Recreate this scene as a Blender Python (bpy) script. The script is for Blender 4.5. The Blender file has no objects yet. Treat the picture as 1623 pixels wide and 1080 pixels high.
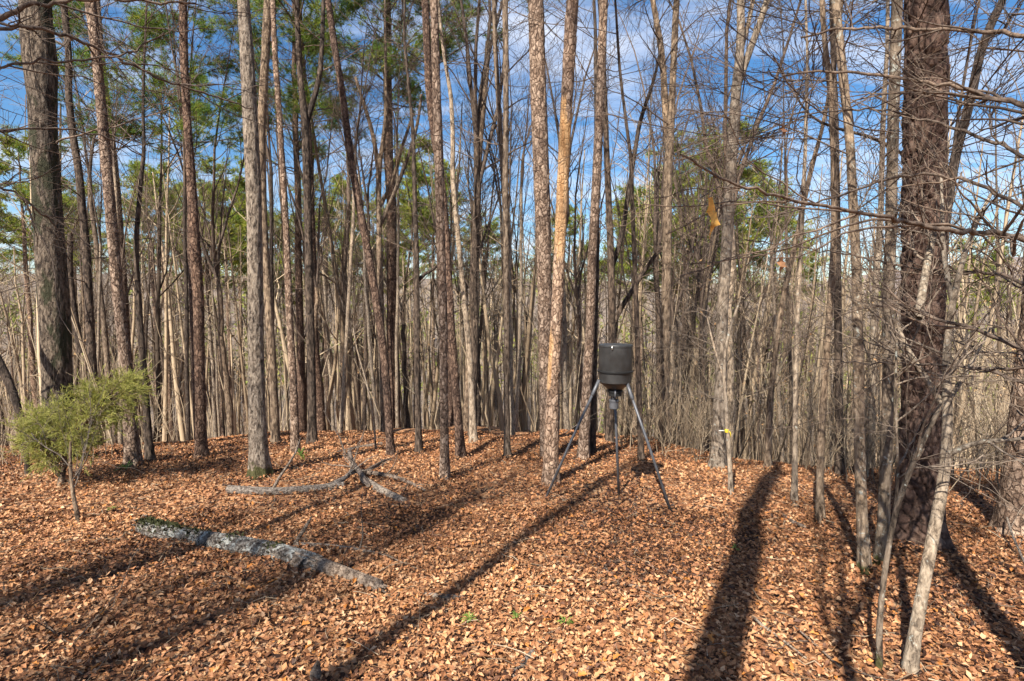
import bpy, math, random
import numpy as np
from mathutils import Vector

sc = bpy.context.scene
COL = sc.collection
PI = math.pi

# ------------------------------------------------------------------ camera, sky, sun, exposure
F_PX, CX, CY = 870.0, 811.5, 540.0          # focal length and centre in photo pixels (1623 x 1080)
PITCH = math.radians(3.9)
CAM_Z = 1.9
SUN_AZ, SUN_EL = math.radians(28.0), math.radians(46.0)   # light travels towards azimuth 28 right of the view

cam_d = bpy.data.cameras.new('camera')
cam_d.sensor_width = 36.0
cam_d.lens = 36.0 * F_PX / 1623.0
cam_d.clip_start, cam_d.clip_end = 0.05, 9000.0
cam = bpy.data.objects.new('camera', cam_d)
COL.objects.link(cam)
cam.location = (0, 0, CAM_Z)
cam.rotation_euler = (PI / 2 - PITCH, 0, 0)
sc.camera = cam

world = bpy.data.worlds.new('World')
sc.world = world
world.use_nodes = True
wn, wl = world.node_tree.nodes, world.node_tree.links
wn.clear()
w_out = wn.new('ShaderNodeOutputWorld')
w_bg = wn.new('ShaderNodeBackground')
w_bg.inputs['Strength'].default_value = 0.072
sky = wn.new('ShaderNodeTexSky')
sky.sky_type = 'NISHITA'
sky.sun_disc = False
sky.sun_elevation = SUN_EL
sky.sun_rotation = PI + SUN_AZ
sky.air_density, sky.dust_density, sky.ozone_density = 1.0, 0.6, 2.5
tc = wn.new('ShaderNodeTexCoord')
sep = wn.new('ShaderNodeSeparateXYZ')
wl.new(tc.outputs['Generated'], sep.inputs[0])
# thin streaky cloud on a plane high above: direction / (z + 0.12)
addz = wn.new('ShaderNodeMath'); addz.operation = 'ADD'; addz.inputs[1].default_value = 0.14
absz = wn.new('ShaderNodeMath'); absz.operation = 'ABSOLUTE'
wl.new(sep.outputs[2], absz.inputs[0]); wl.new(absz.outputs[0], addz.inputs[0])
dvx = wn.new('ShaderNodeMath'); dvx.operation = 'DIVIDE'
dvy = wn.new('ShaderNodeMath'); dvy.operation = 'DIVIDE'
wl.new(sep.outputs[0], dvx.inputs[0]); wl.new(addz.outputs[0], dvx.inputs[1])
wl.new(sep.outputs[1], dvy.inputs[0]); wl.new(addz.outputs[0], dvy.inputs[1])
cmb = wn.new('ShaderNodeCombineXYZ')
wl.new(dvx.outputs[0], cmb.inputs[0]); wl.new(dvy.outputs[0], cmb.inputs[1])
mp = wn.new('ShaderNodeMapping')
mp.inputs['Scale'].default_value = (1.2, 2.6, 1.0)
mp.inputs['Rotation'].default_value = (0, 0, 0.5)
wl.new(cmb.outputs[0], mp.inputs[0])
cn = wn.new('ShaderNodeTexNoise')
cn.inputs['Scale'].default_value = 0.9
cn.inputs['Detail'].default_value = 9.0
cn.inputs['Roughness'].default_value = 0.62
cn.inputs['Distortion'].default_value = 0.5
wl.new(mp.outputs[0], cn.inputs['Vector'])
cr = wn.new('ShaderNodeValToRGB')
cr.color_ramp.elements[0].position = 0.45
cr.color_ramp.elements[1].position = 0.74
cr.color_ramp.elements[0].color = (0, 0, 0, 1)
cr.color_ramp.elements[1].color = (0.8, 0.8, 0.8, 1)
wl.new(cn.outputs['Fac'], cr.inputs[0])
sat = wn.new('ShaderNodeHueSaturation')
sat.inputs['Saturation'].default_value = 1.28
wl.new(sky.outputs[0], sat.inputs['Color'])
cmix = wn.new('ShaderNodeMixRGB')
cmix.inputs['Color2'].default_value = (6.8, 7.0, 7.6, 1)
wl.new(cr.outputs[0], cmix.inputs['Fac'])
wl.new(sat.outputs[0], cmix.inputs['Color1'])
wl.new(cmix.outputs[0], w_bg.inputs['Color'])
wl.new(w_bg.outputs[0], w_out.inputs['Surface'])

sun_d = bpy.data.lights.new('sun', 'SUN')
sun_d.energy = 5.0
sun_d.angle = math.radians(0.55)
sun_d.color = (1.0, 0.93, 0.83)
sun = bpy.data.objects.new('sun', sun_d)
COL.objects.link(sun)
travel = Vector((math.sin(SUN_AZ) * math.cos(SUN_EL), math.cos(SUN_AZ) * math.cos(SUN_EL), -math.sin(SUN_EL)))
sun.rotation_euler = travel.to_track_quat('-Z', 'Y').to_euler()
sun.location = (-10, -18, 30)

vs = sc.view_settings
vs.view_transform = 'Standard'
vs.look = 'None'
vs.gamma = 1.0
vs.use_curve_mapping = False
vs.exposure = 1.28
sc.cycles.max_bounces = 5
sc.cycles.diffuse_bounces = 3
sc.cycles.glossy_bounces = 1
sc.cycles.transmission_bounces = 2
sc.cycles.transparent_max_bounces = 4
sc.cycles.use_adaptive_sampling = True
sc.cycles.adaptive_threshold = 0.02

# ------------------------------------------------------------------ helpers
def ss(a, b, x):
    t = np.clip((np.asarray(x, float) - a) / (b - a), 0, 1)
    return t * t * (3 - 2 * t)

def vnoise(p, seed=0):
    """smooth value noise, p (...,3) -> 0..1"""
    p = np.asarray(p, float)
    i = np.floor(p).astype(np.int64)
    f = p - i
    f = f * f * (3 - 2 * f)
    out = 0.0
    for dx in (0, 1):
        for dy in (0, 1):
            for dz in (0, 1):
                h = ((i[..., 0] + dx) * 374761393 + (i[..., 1] + dy) * 668265263 + (i[..., 2] + dz) * 2147483647 + seed * 974634777) & 0xFFFFFFFF
                h = ((h ^ (h >> 13)) * 1274126177) & 0xFFFFFFFF
                h = (h ^ (h >> 16)) / 4294967295.0
                w = (f[..., 0] if dx else 1 - f[..., 0]) * (f[..., 1] if dy else 1 - f[..., 1]) * (f[..., 2] if dz else 1 - f[..., 2])
                out = out + h * w
    return out

def fbm(p, octv=4, seed=0):
    a, s, out = 0.5, 1.0, 0.0
    for o in range(octv):
        out = out + a * vnoise(np.asarray(p) * s, seed + o * 17)
        a *= 0.5; s *= 2.03
    return out / (1 - 0.5 ** octv)

CREST_X = np.array([-60, -14, -8, -4, -1.8, 1, 3, 5.5, 8, 60.0])
CREST_Y = np.array([8.5, 8.8, 9.2, 10.6, 11.4, 10.8, 9.6, 8.4, 7.6, 7.4])
def gz(x, y):
    """height of the ground"""
    x = np.asarray(x, float); y = np.asarray(y, float)
    yc = np.interp(x, CREST_X, CREST_Y) + (fbm(np.stack([x * 0.45, y * 0.1, x * 0], -1), 3, 21) - 0.5) * 2.4
    s = np.interp(x, [-9, -5, 0.5, 2, 3.5, 6], [0.19, 0.17, 0.16, 0.18, 0.225, 0.27])
    t = y - yc
    drop = s * 0.9 * np.logaddexp(0, np.clip(t / 0.9, -40, 500))
    base = -0.068 * np.clip(y, -60, 70) - np.where(t < 55, drop, 0)
    lim = s * 55
    fl = np.minimum(drop, lim + 0.06 * np.clip(t - 55, 0, 60))
    z = -0.068 * np.clip(y, -60, 70) - fl
    top = np.interp(x / np.maximum(y, 1), [-1.2, -0.2, 0.4, 0.75, 1.2], [0.95, 0.8, 0.6, 0.3, 0.3])
    rise = ss(95, 430, y) * (np.abs(z) + 27 * top)
    z = z + np.where(y > 95, rise, 0)
    nz = (fbm(np.stack([x * 0.55, y * 0.55, x * 0], -1), 3, 5) - 0.5) * 0.16 + (fbm(np.stack([x * 0.03, y * 0.03, x * 0], -1), 3, 9) - 0.5) * 6.0 * ss(20, 160, np.hypot(x, y))
    nz = nz + (fbm(np.stack([x * 0.7, y * 0.5, x * 0], -1), 2, 44) - 0.5) * 0.42 * ss(7.5, 12, y)
    return z + nz

SP, CP = math.sin(PITCH), math.cos(PITCH)
def ray(px, py):
    u, v = (px - CX) / F_PX, (CY - py) / F_PX
    return np.array([u, CP + v * SP, -SP + v * CP])
def at_y(px, py, y):
    """where the line of sight of a measured photo pixel meets the upright plane at distance y"""
    r = ray(px, py)
    return np.array([0, 0, CAM_Z]) + r * (y / r[1])
def on_ground(px, py):
    r = ray(px, py)
    t = 1.5
    for _ in range(4000):
        p = np.array([0, 0, CAM_Z]) + r * t
        if p[2] <= float(gz(p[0], p[1])):
            break
        t += 0.01
    return np.array([p[0], p[1], float(gz(p[0], p[1]))])

def mesh_from(name, V, quads=None, tris=None, attrs=None, smooth=True):
    me = bpy.data.meshes.new(name)
    V = np.ascontiguousarray(V, dtype=np.float32)
    nq = 0 if quads is None else len(quads)
    nt = 0 if tris is None else len(tris)
    me.vertices.add(len(V))
    me.vertices.foreach_set('co', V.ravel())
    idx = []
    if nq: idx.append(np.asarray(quads, np.int32).ravel())
    if nt: idx.append(np.asarray(tris, np.int32).ravel())
    idx = np.concatenate(idx)
    me.loops.add(len(idx))
    me.loops.foreach_set('vertex_index', idx)
    me.polygons.add(nq + nt)
    starts = np.concatenate([np.arange(nq) * 4, nq * 4 + np.arange(nt) * 3]).astype(np.int32)
    me.polygons.foreach_set('loop_start', starts)
    me.polygons.foreach_set('use_smooth', np.full(nq + nt, smooth, dtype=bool))
    me.update(calc_edges=True)
    for k, a in (attrs or {}).items():
        at = me.attributes.new(k, 'FLOAT', 'POINT')
        at.data.foreach_set('value', np.ascontiguousarray(a, dtype=np.float32))
    return me

class Soup:
    """collects tubes and blades, becomes ONE mesh"""
    def __init__(s):
        s.V, s.Q, s.T, s.A, s.n = [], [], [], [], 0
    def tubes(s, P, R, sides=3, tint=None, cap=False):
        P = np.asarray(P, float); R = np.asarray(R, float)
        if P.ndim == 2: P = P[None]; R = R[None]
        M, N, _ = P.shape
        if M == 0: return
        T = np.gradient(P, axis=1)
        T /= np.linalg.norm(T, axis=2, keepdims=True) + 1e-9
        mt = P[:, -1] - P[:, 0]
        mt /= np.linalg.norm(mt, axis=1, keepdims=True) + 1e-9
        ref = np.where(np.abs(mt[:, 2:3]) > 0.75, np.array([[1.0, 0.05, 0]]), np.array([[0.05, 0.0, 1.0]]))[:, None, :]
        n1 = np.cross(T, np.broadcast_to(ref, T.shape)); n1 /= np.linalg.norm(n1, axis=2, keepdims=True) + 1e-9
        n2 = np.cross(T, n1)
        a = np.arange(sides) * 2 * PI / sides
        ring = n1[:, :, None, :] * np.cos(a)[None, None, :, None] + n2[:, :, None, :] * np.sin(a)[None, None, :, None]
        V = P[:, :, None, :] + ring * R[:, :, None, None]
        base = s.n + (np.arange(M) * N * sides)[:, None, None]
        i = (np.arange(N - 1) * sides)[None, :, None]
        j = np.arange(sides)[None, None, :]; j2 = (j + 1) % sides
        q = np.stack([base + i + j, base + i + j2, base + i + sides + j2, base + i + sides + j], -1).reshape(-1, 4)
        s.V.append(V.reshape(-1, 3)); s.Q.append(q)
        t = np.full(M, 0.5) if tint is None else np.broadcast_to(np.asarray(tint, float), (M,))
        s.A.append(np.repeat(t, N * sides))
        if cap:
            b0 = s.n + np.arange(M) * N * sides
            for k in range(1, sides - 1):
                s.T.append(np.stack([b0, b0 + k + 1, b0 + k], -1))
                e = b0 + (N - 1) * sides
                s.T.append(np.stack([e, e + k, e + k + 1], -1))
        s.n += M * N * sides
    def tris(s, V3, tint):
        """V3 (M,3,3)"""
        M = len(V3)
        if M == 0: return
        s.V.append(V3.reshape(-1, 3))
        s.T.append(s.n + np.arange(M * 3).reshape(M, 3))
        s.A.append(np.repeat(np.broadcast_to(np.asarray(tint, float), (M,)), 3))
        s.n += M * 3
    def raw(s, V, Q, T, A):
        s.V.append(V)
        if Q is not None and len(Q): s.Q.append(np.asarray(Q) + s.n)
        if T is not None and len(T): s.T.append(np.asarray(T) + s.n)
        s.A.append(np.broadcast_to(np.asarray(A, float), (len(V),)))
        s.n += len(V)
    def arrays(s):
        return (np.concatenate(s.V), np.concatenate(s.Q) if s.Q else None, np.concatenate(s.T) if s.T else None, np.concatenate(s.A))
    def mesh(s, name, smooth=True):
        V, Q, T, A = s.arrays()
        return mesh_from(name, V, Q, T, {'tint': A}, smooth)

def link(name, me, mat, parent=None, loc=None):
    o = bpy.data.objects.new(name, me)
    COL.objects.link(o)
    if mat is not None and me is not None and not me.materials:
        me.materials.append(mat)
    if parent is not None: o.parent = parent
    if loc is not None: o.location = loc
    return o
def thing(name, label, cat, loc=(0, 0, 0), group=None, rotz=0.0):
    o = bpy.data.objects.new(name, None)
    COL.objects.link(o)
    o.location = loc
    o.rotation_euler = (0, 0, rotz)
    o.empty_display_size = 0.2
    o['label'] = label; o['category'] = cat
    if group: o['group'] = group
    return o
def tag(o, label, cat, group=None):
    o['label'] = label; o['category'] = cat
    if group: o['group'] = group
    return o
def structure(o): o['kind'] = 'structure'; return o
def stuff(o): o['kind'] = 'stuff'; return o

# ------------------------------------------------------------------ materials
def new_mat(name):
    m = bpy.data.materials.new(name)
    m.use_nodes = True
    nt = m.node_tree
    b = nt.nodes['Principled BSDF']
    b.inputs['Specular IOR Level'].default_value = 0.25
    b.inputs['Roughness'].default_value = 0.85
    return m, nt, b
def ramp(nt, fac, stops):
    r = nt.nodes.new('ShaderNodeValToRGB')
    e = r.color_ramp.elements
    while len(e) < len(stops): e.new(0.5)
    for k, (p, c) in enumerate(stops):
        e[k].position = p; e[k].color = (*c, 1)
    nt.links.new(fac, r.inputs[0])
    return r.outputs[0]
def noise(nt, vec, scale, detail=4, rough=0.6, dist=0.0):
    n = nt.nodes.new('ShaderNodeTexNoise')
    n.inputs['Scale'].default_value = scale; n.inputs['Detail'].default_value = detail
    n.inputs['Roughness'].default_value = rough; n.inputs['Distortion'].default_value = dist
    nt.links.new(vec, n.inputs['Vector'])
    return n.outputs['Fac']
def mapping(nt, vec, scale):
    m = nt.nodes.new('ShaderNodeMapping'); m.inputs['Scale'].default_value = scale
    nt.links.new(vec, m.inputs[0]); return m.outputs[0]
def mix(nt, fac, a, b, mode='MIX'):
    m = nt.nodes.new('ShaderNodeMixRGB'); m.blend_type = mode
    for sock, v in ((m.inputs[0], fac), (m.inputs[1], a), (m.inputs[2], b)):
        if isinstance(v, (int, float)): sock.default_value = v
        elif isinstance(v, tuple): sock.default_value = (*v, 1)
        else: nt.links.new(v, sock)
    return m.outputs[0]
def math_(nt, op, a, b=None, clamp=False):
    m = nt.nodes.new('ShaderNodeMath'); m.operation = op; m.use_clamp = clamp
    for sock, v in zip(m.inputs, (a, b)):
        if v is None: continue
        if isinstance(v, (int, float)): sock.default_value = v
        else: nt.links.new(v, sock)
    return m.outputs[0]
def bump(nt, b, h, strength, dist):
    n = nt.nodes.new('ShaderNodeBump')
    n.inputs['Strength'].default_value = strength; n.inputs['Distance'].default_value = dist
    nt.links.new(h, n.inputs['Height']); nt.links.new(n.outputs[0], b.inputs['Normal'])

def bark_mat(name, c1, c2, c3, sc_=14.0, stretch=0.22, bump_d=0.02, lichen=0.0, moss_h=0.0, plates=False, side_moss=0.0):
    """c1 furrow wood, c2 bark, c3 weathered flakes"""
    m, nt, b = new_mat(name)
    tcn = nt.nodes.new('ShaderNodeTexCoord'); vec = tcn.outputs['Object']
    st = mapping(nt, vec, (1, 1, stretch))
    n1 = noise(nt, st, sc_ * 1.6, 5, 0.65, 0.4)
    v = nt.nodes.new('ShaderNodeTexVoronoi'); v.feature = 'DISTANCE_TO_EDGE' if plates else 'F1'
    v.inputs['Scale'].default_value = sc_ * (1.3 if plates else 1.9)
    wv = nt.nodes.new('ShaderNodeVectorMath'); wv.operation = 'ADD'
    nn = nt.nodes.new('ShaderNodeTexNoise'); nn.inputs['Scale'].default_value = sc_ * 0.8; nn.inputs['Detail'].default_value = 3
    nt.links.new(st, nn.inputs['Vector'])
    nsc = nt.nodes.new('ShaderNodeVectorMath'); nsc.operation = 'SCALE'; nsc.inputs['Scale'].default_value = 0.09
    nt.links.new(nn.outputs['Color'], nsc.inputs[0])
    nt.links.new(st, wv.inputs[0]); nt.links.new(nsc.outputs[0], wv.inputs[1])
    nt.links.new(wv.outputs[0], v.inputs['Vector'])
    n1c = ramp(nt, n1, [(0.32, (0, 0, 0)), (0.68, (1, 1, 1))])
    if plates:
        edge = ramp(nt, v.outputs['Distance'], [(0.0, (0.2, 0.2, 0.2)), (0.16, (1, 1, 1))])
        v2 = nt.nodes.new('ShaderNodeTexVoronoi'); v2.feature = 'F1'; v2.inputs['Scale'].default_value = sc_ * 1.3
        nt.links.new(wv.outputs[0], v2.inputs['Vector'])
        cc = nt.nodes.new('ShaderNodeSeparateColor'); nt.links.new(v2.outputs['Color'], cc.inputs[0])
        h = math_(nt, 'ADD', math_(nt, 'MULTIPLY', edge, 0.38), math_(nt, 'ADD', math_(nt, 'MULTIPLY', cc.outputs[0], 0.34), math_(nt, 'MULTIPLY', n1c, 0.36)))
    else:
        st2 = mapping(nt, vec, (1, 1, stretch * 1.5))
        r1 = noise(nt, st2, sc_ * 1.15, 5, 0.62, 0.6)
        r1 = ramp(nt, r1, [(0.34, (0, 0, 0)), (0.50, (0.7, 0.7, 0.7)), (0.72, (1, 1, 1))])
        h = math_(nt, 'ADD', math_(nt, 'MULTIPLY', r1, 0.62), math_(nt, 'MULTIPLY', n1c, 0.42))
    big = noise(nt, vec, 1.3, 3, 0.5)
    colr = ramp(nt, h, [(0.2, c1), (0.58, c2), (0.98, c3)])
    vary = ramp(nt, big, [(0.3, (0.74, 0.74, 0.76)), (0.7, (1.2, 1.16, 1.1))])
    colr = mix(nt, 1.0, colr, vary, 'MULTIPLY')
    oi = nt.nodes.new('ShaderNodeObjectInfo')
    rnd = ramp(nt, oi.outputs['Random'], [(0.0, (0.78, 0.78, 0.8)), (0.5, (1.0, 0.98, 0.96)), (1.0, (1.2, 1.14, 1.08))])
    colr = mix(nt, 1.0, colr, rnd, 'MULTIPLY')
    if lichen > 0:
        l = noise(nt, vec, 17.0, 6, 0.7, 0.5)
        lm = ramp(nt, l, [(0.64 - 0.13 * lichen, (0, 0, 0)), (0.70 - 0.12 * lichen, (0.85, 0.85, 0.85))])
        colr = mix(nt, lm, colr, (0.46, 0.465, 0.42) if 'log' in name else (0.36, 0.375, 0.33))
    if moss_h > 0:
        sp = nt.nodes.new('ShaderNodeSeparateXYZ'); nt.links.new(vec, sp.inputs[0])
        mn = noise(nt, vec, 9.0, 4)
        q = math_(nt, 'ADD', math_(nt, 'MULTIPLY', sp.outputs[2], -1.0 / moss_h), math_(nt, 'MULTIPLY', mn, 2.2))
        mm = ramp(nt, q, [(0.25, (0, 0, 0)), (0.55, (1, 1, 1))])
        colr = mix(nt, mm, colr, (0.065, 0.062, 0.022))
    if side_moss > 0:
        mn = noise(nt, mapping(nt, vec, (1, 1, 0.35)), 3.6, 5)
        mm = ramp(nt, mn, [(0.60 - 0.1 * side_moss, (0, 0, 0)), (0.66 - 0.1 * side_moss, (0.9, 0.9, 0.9))])
        colr = mix(nt, mm, colr, (0.032, 0.034, 0.016))
    nt.links.new(colr, b.inputs['Base Color'])
    bump(nt, b, h, 1.0, bump_d * 1.3)
    return m

M = {}
M['oak'] = bark_mat('grey_oak_bark', (0.04, 0.031, 0.024), (0.19, 0.152, 0.114), (0.44, 0.37, 0.29), 17, 0.25, 0.03)
M['oak_mossy'] = bark_mat('mossy_oak_bark', (0.06, 0.046, 0.035), (0.25, 0.20, 0.15), (0.48, 0.41, 0.32), 23, 0.28, 0.022, 0.0, 0.2)
M['oak_dark'] = bark_mat('blackened_oak_bark', (0.022, 0.016, 0.012), (0.10, 0.077, 0.057), (0.31, 0.255, 0.195), 22, 0.25, 0.025, 0.0, 0.0, False, 0.9)
M['pine'] = bark_mat('shortleaf_pine_bark', (0.035, 0.022, 0.016), (0.165, 0.112, 0.08), (0.42, 0.325, 0.25), 16, 0.55, 0.025, plates=True)
M['pine_red'] = bark_mat('reddish_pine_bark', (0.02, 0.012, 0.009), (0.085, 0.052, 0.037), (0.24, 0.165, 0.12), 16, 0.55, 0.025, plates=True)
M['pine_plated'] = bark_mat('plated_pine_bark', (0.012, 0.007, 0.005), (0.058, 0.034, 0.026), (0.16, 0.11, 0.085), 10, 0.6, 0.02, plates=True)  # shade on the big near pine is put into this darker bark colour
M['dark'] = bark_mat('dark_hardwood_bark', (0.014, 0.01, 0.008), (0.052, 0.039, 0.03), (0.17, 0.13, 0.10), 19, 0.25, 0.015)
M['brown'] = bark_mat('brown_hardwood_bark', (0.04, 0.028, 0.02), (0.15, 0.11, 0.077), (0.36, 0.285, 0.205), 19, 0.25, 0.015)
M['pale'] = bark_mat('pale_hardwood_bark', (0.075, 0.056, 0.041), (0.25, 0.2, 0.148), (0.46, 0.385, 0.295), 19, 0.3, 0.012, 0.3)
M['lichen'] = bark_mat('lichened_bark', (0.05, 0.038, 0.028), (0.155, 0.12, 0.086), (0.32, 0.26, 0.195), 19, 0.25, 0.012, 0.4, 0.12)
M['sapling'] = bark_mat('mottled_sapling_bark', (0.07, 0.055, 0.042), (0.20, 0.165, 0.125), (0.36, 0.31, 0.245), 26, 0.35, 0.008, 0.35)
M['twig'] = bark_mat('twig_bark', (0.045, 0.033, 0.026), (0.10, 0.075, 0.058), (0.20, 0.155, 0.12), 25, 0.4, 0.003)
M['twig_grey'] = bark_mat('grey_twig_bark', (0.055, 0.045, 0.037), (0.13, 0.105, 0.084), (0.25, 0.21, 0.17), 25, 0.4, 0.003)

def tint_mat(name, stops, rough=0.7, translucent=0.0, nscale=0.0):
    m, nt, b = new_mat(name)
    a = nt.nodes.new('ShaderNodeAttribute'); a.attribute_name = 'tint'
    c = ramp(nt, a.outputs['Fac'], stops)
    if nscale:
        tcn = nt.nodes.new('ShaderNodeTexCoord')
        n = noise(nt, tcn.outputs['Object'], nscale, 3)
        c = mix(nt, 1.0, c, ramp(nt, n, [(0.25, (0.7, 0.7, 0.7)), (0.75, (1.25, 1.2, 1.15))]), 'MULTIPLY')
    nt.links.new(c, b.inputs['Base Color'])
    b.inputs['Roughness'].default_value = rough
    if translucent:
        t = nt.nodes.new('ShaderNodeBsdfTranslucent'); nt.links.new(c, t.inputs['Color'])
        ms = nt.nodes.new('ShaderNodeMixShader'); ms.inputs[0].default_value = translucent
        out = [n for n in nt.nodes if n.type == 'OUTPUT_MATERIAL'][0]
        nt.links.new(b.outputs[0], ms.inputs[1]); nt.links.new(t.outputs[0], ms.inputs[2])
        nt.links.new(ms.outputs[0], out.inputs['Surface'])
    return m
LEAF_STOPS = [(0.0, (0.03, 0.014, 0.009)), (0.2, (0.10, 0.044, 0.023)), (0.42, (0.25, 0.112, 0.05)), (0.62, (0.36, 0.17, 0.077)), (0.8, (0.45, 0.24, 0.113)), (0.95, (0.53, 0.34, 0.20)), (1.0, (0.44, 0.18, 0.045))]
M['leaf'] = tint_mat('fallen_leaf', LEAF_STOPS, 0.6, 0.0, 30)
M['needle'] = tint_mat('pine_needles', [(0.0, (0.03, 0.075, 0.018)), (0.5, (0.12, 0.20, 0.032)), (1.0, (0.38, 0.36, 0.05))], 0.5, 0.4)
M['cedar'] = tint_mat('cedar_sprays', [(0.0, (0.15, 0.18, 0.035)), (0.5, (0.40, 0.41, 0.10)), (0.85, (0.55, 0.51, 0.17)), (1.0, (0.42, 0.32, 0.14))], 0.6, 0.45)
M['brush'] = tint_mat('brush_stems', [(0.0, (0.06, 0.043, 0.03)), (0.5, (0.25, 0.187, 0.122)), (0.8, (0.44, 0.35, 0.24)), (0.82, (0.36, 0.20, 0.09)), (1.0, (0.42, 0.27, 0.13))], 0.8)
M['forest'] = tint_mat('far_wood', [(0.0, (0.045, 0.032, 0.022)), (0.5, (0.23, 0.168, 0.108)), (0.8, (0.44, 0.34, 0.225)), (0.82, (0.13, 0.16, 0.03)), (1.0, (0.24, 0.24, 0.05))], 0.85)
M['sprig'] = tint_mat('green_sprig', [(0.0, (0.08, 0.14, 0.02)), (1.0, (0.20, 0.28, 0.06))], 0.5, 0.2)
M['dead_leaf'] = tint_mat('clinging_leaf', [(0.0, (0.20, 0.10, 0.06)), (0.6, (0.34, 0.18, 0.09)), (1.0, (0.78, 0.44, 0.11))], 0.5, 0.35, 45)

def ground_mat():
    m, nt, b = new_mat('leaf_strewn_ground')
    tcn = nt.nodes.new('ShaderNodeTexCoord'); vec = tcn.outputs['Object']
    v = nt.nodes.new('ShaderNodeTexVoronoi'); v.inputs['Scale'].default_value = 27.0
    nt.links.new(vec, v.inputs['Vector'])
    sx = nt.nodes.new('ShaderNodeSeparateColor'); nt.links.new(v.outputs['Color'], sx.inputs[0])
    c = ramp(nt, sx.outputs[0], [(p, tuple(k * 0.9 for k in cc)) for p, cc in LEAF_STOPS])
    big = noise(nt, vec, 0.5, 5, 0.6)
    c = mix(nt, 1.0, c, ramp(nt, big, [(0.3, (0.75, 0.75, 0.75)), (0.7, (1.12, 1.1, 1.08))]), 'MULTIPLY')
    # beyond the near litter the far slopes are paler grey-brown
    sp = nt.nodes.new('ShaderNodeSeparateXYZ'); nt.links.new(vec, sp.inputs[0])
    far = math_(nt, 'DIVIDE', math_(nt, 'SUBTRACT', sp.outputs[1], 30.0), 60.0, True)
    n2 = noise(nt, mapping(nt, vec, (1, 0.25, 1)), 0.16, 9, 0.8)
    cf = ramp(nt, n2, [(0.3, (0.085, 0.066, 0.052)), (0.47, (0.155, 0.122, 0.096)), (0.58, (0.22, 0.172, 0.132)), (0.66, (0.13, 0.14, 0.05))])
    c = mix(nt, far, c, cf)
    nt.links.new(c, b.inputs['Base Color'])
    h = math_(nt, 'ADD', sx.outputs[1], noise(nt, vec, 30, 3))
    bump(nt, b, h, 0.8, 0.03)
    return m
M['ground'] = ground_mat()

def plain(name, c, rough=0.5, metal=0.0, nsc=0.0, amt=0.3):
    m, nt, b = new_mat(name)
    b.inputs['Roughness'].default_value = rough; b.inputs['Metallic'].default_value = metal
    if nsc:
        tcn = nt.nodes.new('ShaderNodeTexCoord')
        n = noise(nt, tcn.outputs['Object'], nsc, 6, 0.65)
        cc = mix(nt, 1.0, c, ramp(nt, n, [(0.3, (1 - amt,) * 3), (0.7, (1 + amt,) * 3)]), 'MULTIPLY')
        nt.links.new(cc, b.inputs['Base Color'])
        rr = math_(nt, 'ADD', math_(nt, 'MULTIPLY', n, 0.35), rough - 0.15); nt.links.new(rr, b.inputs['Roughness'])
    else:
        b.inputs['Base Color'].default_value = (*c, 1)
    return m
M['drum'] = plain('black_drum_plastic', (0.027, 0.0265, 0.026), 0.34, 0, 7, 0.35); M['drum'].node_tree.nodes['Principled BSDF'].inputs['Specular IOR Level'].default_value = 0.5
M['drum_rim'] = plain('dark_drum_rim', (0.016, 0.016, 0.016), 0.5)
M['tube'] = plain('dark_grey_painted_tube', (0.085, 0.087, 0.095), 0.42, 0.3, 14, 0.3)
M['latch'] = plain('bright_latch', (0.6, 0.58, 0.54), 0.3, 0.8)
M['tape'] = plain('yellow_flagging', (0.55, 0.42, 0.03), 0.5)
M['white_tag'] = plain('white_flagging', (0.5, 0.49, 0.46), 0.6)

# ------------------------------------------------------------------ ground and far ridge
def axis(lo, hi, fine_lo, fine_hi, step, grow=1.09):
    a = list(np.arange(fine_lo, fine_hi + 1e-6, step))
    s, x = step, fine_hi
    while x < hi: s *= grow; x += s; a.append(x)
    s, x = step, fine_lo
    while x > lo: s *= grow; x -= s; a.insert(0, x)
    return np.array(a)
gx = axis(-900, 900, -9, 9, 0.17)
gy = axis(-60, 1400, 1.5, 14, 0.17)
XX, YY = np.meshgrid(gx, gy)
ZZ = gz(XX, YY) + (fbm(np.stack([XX * 3.2, YY * 3.2, XX * 0], -1), 3, 33) - 0.5) * 0.06 * (1 - ss(14, 22, YY))
nx, ny = len(gx), len(gy)
ii = (np.arange(ny - 1)[:, None] * nx + np.arange(nx - 1)[None, :]).ravel()
ground = structure(link('ground', mesh_from('ground', np.stack([XX, YY, ZZ], -1).reshape(-1, 3), np.stack([ii, ii + 1, ii + nx + 1, ii + nx], -1)), M['ground']))
def gzz(x, y):
    x = np.asarray(x, float); y = np.asarray(y, float)
    return gz(x, y) + (fbm(np.stack([x * 3.2, y * 3.2, x * 0], -1), 3, 33) - 0.5) * 0.06 * (1 - ss(14, 22, y))

hx = np.linspace(-1500, 3200, 160)
hy = np.linspace(1800, 2600, 24)
HX, HY = np.meshgrid(hx, hy)
hh = np.interp(HX, [-1500, 400, 1100, 1500, 1900, 2300, 3200], [30, 40, 70, 130, 175, 190, 150])
HZ = -60 + (hh + 60) * np.sin(np.clip((HY - 1800) / 800, 0, 1) * PI) ** 0.8 + (fbm(np.stack([HX / 160, HY / 160, HX * 0], -1), 5, 3) - 0.5) * 50
hm, hnt, hb = new_mat('wooded_ridge')
htc = hnt.nodes.new('ShaderNodeTexCoord')
hn = noise(hnt, htc.outputs['Object'], 0.02, 8, 0.75)
hnt.links.new(ramp(hnt, hn, [(0.3, (0.13, 0.105, 0.10)), (0.6, (0.22, 0.18, 0.165)), (0.75, (0.12, 0.14, 0.09))]), hb.inputs['Base Color'])
bump(hnt, hb, hn, 1.0, 8.0)
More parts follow.
